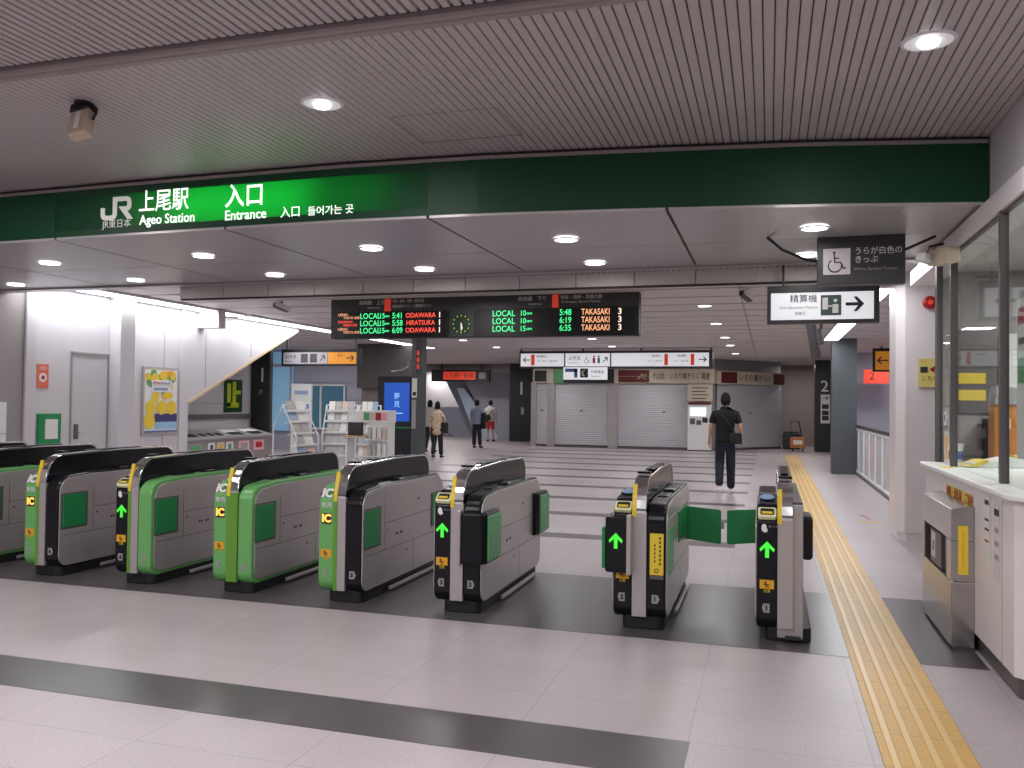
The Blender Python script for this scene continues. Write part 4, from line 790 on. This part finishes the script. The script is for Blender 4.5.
for k, (a_, b_, m_) in enumerate(((.1, .5, 'textg'), (.66, .86, 'paper'), (.92, 1.14, 'tan'), (1.2, 1.42, 'paper'), (1.6, 1.95, 'pink'), (2.1, 2.45, 'pink'))):
    bx(0, .004, a_, b_, .58, .78).build('label_plate', m_, t); bx(.004, .006, a_+.06, b_-.06, .63, .74).build('printed_block', ('greenp', 'charcoal', 'amber', 'greenp', 'textg', 'red')[k], t)
# brochure racks
M['pgrey'] = mat('grey_print', (176, 174, 172), .6, noise=.3, nscale=30); M['ppink'] = mat('dusty_print', (204, 180, 172), .6, noise=.25, nscale=30)
leaf_m = ['paper', 'pgrey', 'ppink', 'pgrey', 'paper', 'pblue', 'pgrey', 'paper']
def rack(x, y, rz, w_, lab, n, grp):
    t = thing('brochure_rack', lab, 'rack', (x, y, 0), rz, 'brochure racks')
    for s in (0, w_): B().tube([(s, -.3, 0), (s, -.3, .9), (s, .05, 1.5)], .014).build('frame_post', 'white', t); B().tube([(s, .28, 0), (s, .28, 1.1), (s, .05, 1.5)], .014).build('frame_post', 'white', t)
    B().tube([(0, .05, 1.5), (w_, .05, 1.5)], .012).build('cross_bar', 'white', t)
    tiers = [(.5, -.28), (.72, -.2), (.94, -.12), (1.16, -.03), (1.36, .03)]
    for z, yy in tiers: B().box(0, w_, yy-.09, yy+.05, z, z+.012).box(0, w_, yy-.09, yy-.085, z, z+.05).build('shelf', 'white', t)
    Rz = Matrix.Rotation(rz, 4, 'Z')
    for z, yy in tiers:
        for k in range(n):
            lx = .05+(w_-.1)*(k+.5)/n; ww = (w_-.1)/n*.46
            o = B().box(-ww, ww, -.006, .006, 0, .215, Matrix.Rotation(math.radians(-22), 4, 'X')).build('brochure', random.choice(leaf_m)); p = Rz @ Vector((lx, yy-.05, z+.016)); o.location = (x+p.x, y+p.y, p.z); o.rotation_euler = (0, 0, rz)
            tag(o, 'printed brochure standing on the %s' % grp, 'brochure', 'brochures on the '+grp)
    return t
rack(-8.7, 13.9, math.radians(78), .6, 'slanted white wire brochure rack nearest the desk, seen from its side', 2, 'side-on wire rack')
rack(-8.42, 14.95, math.radians(16), .62, 'white wire brochure rack full of leaflets, middle of three', 4, 'middle rack')
rack(-7.72, 15.0, math.radians(16), .42, 'narrower white wire brochure rack left of the white stand', 3, 'rack by the white stand')
t = thing('promo_panel', 'white standing panel with blue print behind the racks', 'panel', (-10.05, 16.3, 0)); bx(0, .5, 0, .05, 0, 1.95).build('panel_board', 'white', t); bx(.06, .44, -.006, 0, 1.35, 1.5).build('printed_block', 'blue', t); bx(.08, .42, -.006, 0, 1.72, 1.8).build('printed_line', 'pblue', t); bx(0, .3, -.1, .1, 0, .03).build('foot', 'steel', t)
t = thing('leaflet_stand', 'white stand with picture header and rows of small cards', 'stand', (-7.02, 14, 0))
bx(0, .4, 0, .3, .0, 1.2).build('stand_body', 'white', t, bevel=.005); bx(-.4, .42, -.02, .3, 1.2, 1.42).build('header', 'white', t, bevel=.004)
for k, m_ in enumerate(('greenp', 'tan', 'red', 'pink')): bx(-.08+k*.12, .03+k*.12, -.026, -.02, 1.24, 1.38).build('header_picture', m_, t)
for z in (.28, .58, .88): bx(-.01, .42, -.1, 0, z, z+.015).build('shelf', 'white', t)
for z in (.3, .6, .9):
    for k in range(4): o = bx(0, .07, -.02, 0, 0, .22).build('card', leaf_m[(k*3+int(z*10)) % 8], loc=(-7.0+k*.1, 13.96, z)); tag(o, 'small printed card standing in the white leaflet stand', 'card', 'cards in the leaflet stand')
bx(-.45, 0, -.1, .3, .92, .95).build('side_shelf', 'wood', t); bx(-.45, -.42, 0, .28, 0, .92).build('side_leg', 'white', t)
tag(bx(-7.42, -7.14, 13.98, 14.06, .955, 1.2).build('tabletop_screen', 'charcoal', bevel=.01), 'small dark screen standing on the wooden side shelf', 'screen')
# ================================================================ PEOPLE
def skin(chains):
    """chains: list of (verts [(x,y,z,r) or (x,y,z,rx,ry)], edges, root, sub) -> bmesh joined"""
    out = bmesh.new()
    for verts, edges, root, sub in chains:
        me = bpy.data.meshes.new('tmp'); me.from_pydata([v[:3] for v in verts], edges, []); o = bpy.data.objects.new('tmp', me); C.objects.link(o)
        m = o.modifiers.new('s', 'SKIN'); m.use_smooth_shade = True
        for i, v in enumerate(verts):
            sv = me.skin_vertices[0].data[i]; sv.radius = (v[3], v[4] if len(v) > 4 else v[3]); sv.use_root = (i == root)
        sd = o.modifiers.new('d', 'SUBSURF'); sd.levels = sub; sd.render_levels = sub
        bpy.context.view_layer.update(); dg = bpy.context.evaluated_depsgraph_get(); r = bpy.data.meshes.new_from_object(o.evaluated_get(dg)); out.from_mesh(r)
        bpy.data.objects.remove(o); bpy.data.meshes.remove(r)
    return out
def from_bm(bm, name, m, parent):
    me = bpy.data.meshes.new(name); bm.to_mesh(me); bm.free(); me.materials.append(M[m])
    for p in me.polygons: p.use_smooth = True
    o = bpy.data.objects.new(name, me); C.objects.link(o); o.parent = parent; return o
def chain(pts): return (pts, [(i, i+1) for i in range(len(pts)-1)], 0, 1)
def person(name_label, loc, rz, H, top, bottom, shoe, hair='short', legs=((0, 0, 0), (0, 0, 0)), arms=None, long_top=0, bare_leg=None, sleeve='short', male=True, trouser_to=.1, grp=None):
    s = H/1.75; t = thing('person', name_label, 'person', loc, rz, grp)
    sw = .185 if male else .16; hw = .085 if male else .09
    # joints per leg: foot dy offset, foot lift, knee dy
    L = []
    for side, (fy, lift, ky) in zip((-1, 1), legs):
        hip = (side*hw, 0, .9); kn = (side*(hw+.01), ky, .5+lift*.25); an = (side*(hw+.015), fy, .09+lift); toe = (side*(hw+.03), fy+.15, .035+lift*.25); L.append((hip, kn, an, toe))
    arms = arms or [((-.235, -.01, 1.16), (-.25, .05, .92)), ((.235, -.01, 1.16), (.25, .05, .92))]
    v = [(0, 0, .95, .14, .1), (0, 0, 1.1, .125, .09), (0, -.01, 1.28, .15, .1), (0, -.015, 1.39, .11, .07), (0, 0, 1.49, .05), (0, .01, 1.56, .06)]; e = [(0, 1), (1, 2), (2, 3), (3, 4), (4, 5)]
    for (hip, kn, an, toe) in L:
        i = len(v); v += [(*hip, .085), (*kn, .055), (kn[0], (kn[1]+an[1])/2-.015, (kn[2]+an[2])/2+.05, .046), (*an, .034), (*toe, .032)]; e += [(0, i), (i, i+1), (i+1, i+2), (i+2, i+3), (i+3, i+4)]
    for side, (el, wr) in zip((-1, 1), arms):
        i = len(v); v += [(side*sw, -.01, 1.4, .055), (*el, .04), (*wr, .027)]; e += [(3, i), (i, i+1), (i+1, i+2)]
    sc = lambda q: [(a[0]*s, a[1]*s, a[2]*s) + tuple(r*s for r in a[3:]) for a in q]
    ch = [(sc(v), e, 0, 2)]
    for side, (el, wr) in zip((-1, 1), arms):   # hands: palm and five fingers
        d = (Vector(wr)-Vector(el)).normalized(); wr = Vector(wr); f = Vector((0, 1, 0)); f = (f-d*f.dot(d)).normalized(); n = d.cross(f)
        palm = [(*(wr-d*.01), .024, .018), (*(wr+d*.05), .032, .015), (*(wr+d*.09), .03, .013)]; ch.append((sc(palm), [(0, 1), (1, 2)], 0, 1))
        for k, ln in enumerate((.07, .08, .075, .06)):
            o_ = f*(.024-.016*k); b0 = wr+d*.08+o_; cu = -n*side*.012
            ch.append((sc([(*b0, .0085), (*(b0+d*ln*.5+cu), .008), (*(b0+d*ln*.85+cu*2.4), .0065)]), [(0, 1), (1, 2)], 0, 1))
        b0 = wr+d*.03+f*.02; ch.append((sc([(*b0, .011), (*(b0+f*.03+d*.03), .009), (*(b0+f*.035+d*.06), .0075)]), [(0, 1), (1, 2)], 0, 1))
    bm = skin(ch)
    def ell(c, r, sub=3):
        g = bmesh.ops.create_icosphere(bm, subdivisions=sub, radius=1)
        for q in g['verts']:
            x, y, z = q.co; k = 1-.22*max(0, -z)
            q.co = Vector((x*r[0]*k+c[0], y*r[1]+c[1], z*r[2]+c[2]))*s
    ell((0, .015, 1.63), (.074, .094, .115)); ell((0, .112, 1.615), (.012, .016, .022), 2)     # head, nose
    for q in (-1, 1): ell((q*.074, .005, 1.62), (.01, .022, .03), 2)
    body = from_bm(bm, 'body', 'skin', t)
    # face details
    B().ell((-.028*s, .1*s, 1.645*s), (.012*s, .007*s, .007*s), 2).ell((.028*s, .1*s, 1.645*s), (.012*s, .007*s, .007*s), 2).build('eye', 'mblack', t); B().ell((0, .098*s, 1.573*s), (.022*s, .008*s, .006*s), 2).build('mouth', 'pink', t)
    # hair
    hb = bmesh.new(); g = bmesh.ops.create_icosphere(hb, subdivisions=4, radius=1)
    for q in list(hb.verts):
        if q.co.y > .55 and q.co.z < .55 or q.co.z < ((-.8 if q.co.y < 0 else -.3) if hair == 'short' else -.95): hb.verts.remove(q)
    for q in hb.verts: q.co = Vector((q.co.x*.086, q.co.y*.103-.002, q.co.z*(.125 if hair == 'short' else .14)+(1.643 if hair == 'short' else 1.635)))*s*(1+.012*math.sin(q.co.x*40)*math.cos(q.co.z*50))
    from_bm(hb, 'hair', 'hair', t)
    # top
    bz = .93-long_top; fl = .02+(.05 if long_top else 0)
    tv = [(0, 0, bz, .165+fl*.5, .12+fl*.5), (0, 0, 1.02, .168, .12), (0, -.01, 1.2, .172, .12), (0, -.015, 1.36, .178, .115), (0, -.012, 1.45, .135, .095), (0, 0, 1.515, .075, .072)]; te = [(0, 1), (1, 2), (2, 3), (3, 4), (4, 5)]
    for side, (el, wr) in zip((-1, 1), arms):
        i = len(tv); sh_ = Vector((side*sw, -.01, 1.395)); E_ = Vector(el); Wv = Vector(wr)
        en = sh_.lerp(E_, .8)
        tv += [(*sh_, .075), (*en, .066 if sleeve == 'short' else .052)]; te += [(3, i), (i, i+1)]
        if sleeve == 'long': tv += [(*Wv.lerp(E_, .1), .04)]; te += [(i+1, i+2)]
    from_bm(skin([(sc(tv), te, 1, 2)]), 'shirt', top, t)
    B().cyl((0, -.004*s, 1.455*s), .078*s, .07*s, n=20, r2=.06*s).build('collar', top, t, smooth=False)
    B().ell((0, -.012*s, 1.405*s), ((sw+.01)*s, .1*s, .078*s)).build('shirt_yoke', top, t, smooth=True)
    # bottoms
    bv = [(0, 0, 1.0, .15, .108), (0, 0, .9, .158, .118)]; be = [(0, 1)]
    for (hip, kn, an, toe) in L:
        i = len(bv); bv += [(hip[0]*1.05, 0, .82, .098), ((hip[0]+kn[0])/2, kn[1]*.55, (.82+kn[2])/2, .09), (*kn, .088)]; be += [(1, i), (i, i+1), (i+1, i+2)]
        if trouser_to < .4: bv += [(kn[0], (kn[1]+an[1])/2-.015, (kn[2]+an[2])/2+.05, .078), (an[0], an[1]-.0, an[2]-.012, .075)]; be += [(i+2, i+3), (i+3, i+4)]
    from_bm(skin([(sc(bv), be, 0, 2)]), 'shorts' if trouser_to >= .4 else 'trousers', bottom, t)
    for (hip, kn, an, toe) in L:
        up = toe[2]-an[2]; heel = (an[0], an[1]-.05, max(.035, an[2]-.05)); lift = an[2]-.09
        from_bm(skin([(sc([(heel[0], heel[1]-.02, heel[2]+.01, .048, .045), (an[0], an[1]+.06, an[2]*.6-.01+.0, .05, .042), (toe[0], toe[1]+.03, max(.036, toe[2]), .045, .034)]), [(0, 1), (1, 2)], 0, 2)]), 'shoe', shoe, t)
    return t, s
def bag(t, s, c, r, m, strap=None, name='shoulder_bag', rot=0):
    o = B().box(-r[0], r[0], -r[1], r[1], -r[2], r[2]).build(name, m, t, bevel=min(r)*.6, seg=3); o.location = Vector(c)*s; o.rotation_euler = (0, rot, 0)
    if strap: B().tube([tuple(Vector(p)*s) for p in strap], .014, 6).build('strap', m, t)
M['bagc'] = mat('bag_black', (16, 16, 18), .6)
t, s = person('person in black polo shirt and navy trousers walking away with hip bag', (-.74, 15.55, 0), math.radians(3), 1.8, 'tee', 'navy', 'white', legs=((-.2, .07, .06), (.16, 0, .07)), arms=[((-.25, -.03, 1.17), (-.27, .05, .93)), ((.25, -.05, 1.17), (.27, 0, .93))])
bag(t, s, (.17, -.1, .98), (.11, .05, .1), 'bagc', [(.17, -.13, 1.05), (.0, -.15, 1.3), (-.1, -.08, 1.44), (-.12, .02, 1.45)])
t, s = person('person in beige floral tunic walking with black shoulder bag', (-8.97, 22.2, 0), math.radians(5), 1.58, 'floral', 'mblack', 'mblack', 'bob', legs=((-.08, .02, .02), (.12, 0, .05)), long_top=.24, male=False, sleeve='long')
bag(t, s, (.24, -.02, .95), (.1, .06, .15), 'bagc', [(.24, -.02, 1.05), (.2, -.06, 1.3), (.17, 0, 1.44)])
t, s = person('person in white top and dark trousers partly behind the floral tunic', (-10.15, 24.5, 0), 0, 1.62, 'wshirt', 'mblack', 'mblack', 'bob', legs=((-.1, .03, .02), (.15, 0, .06)), male=False)
t, s = person('person in pale blue shirt and black trousers with bag at right', (-9.68, 27.6, 0), math.radians(-4), 1.66, 'bshirt', 'mblack', 'mblack', legs=((.0, 0, .02), (.1, 0, .04)), sleeve='long')
bag(t, s, (.27, 0, 1.0), (.08, .08, .28), 'bagc', [(.24, 0, 1.2), (.2, -.05, 1.35), (.17, 0, 1.44)])
t, s = person('person in grey shirt and red shorts with black messenger bag', (-10.75, 32.3, 0), math.radians(4), 1.66, 'wshirt', 'shorts', 'mblack', legs=((-.05, 0, .02), (.12, 0, .05)), trouser_to=.5)
bag(t, s, (-.16, -.16, .98), (.2, .06, .12), 'bagc', [(-.1, -.16, 1.05), (.08, -.16, 1.3), (.16, -.05, 1.44)], rot=-.5)
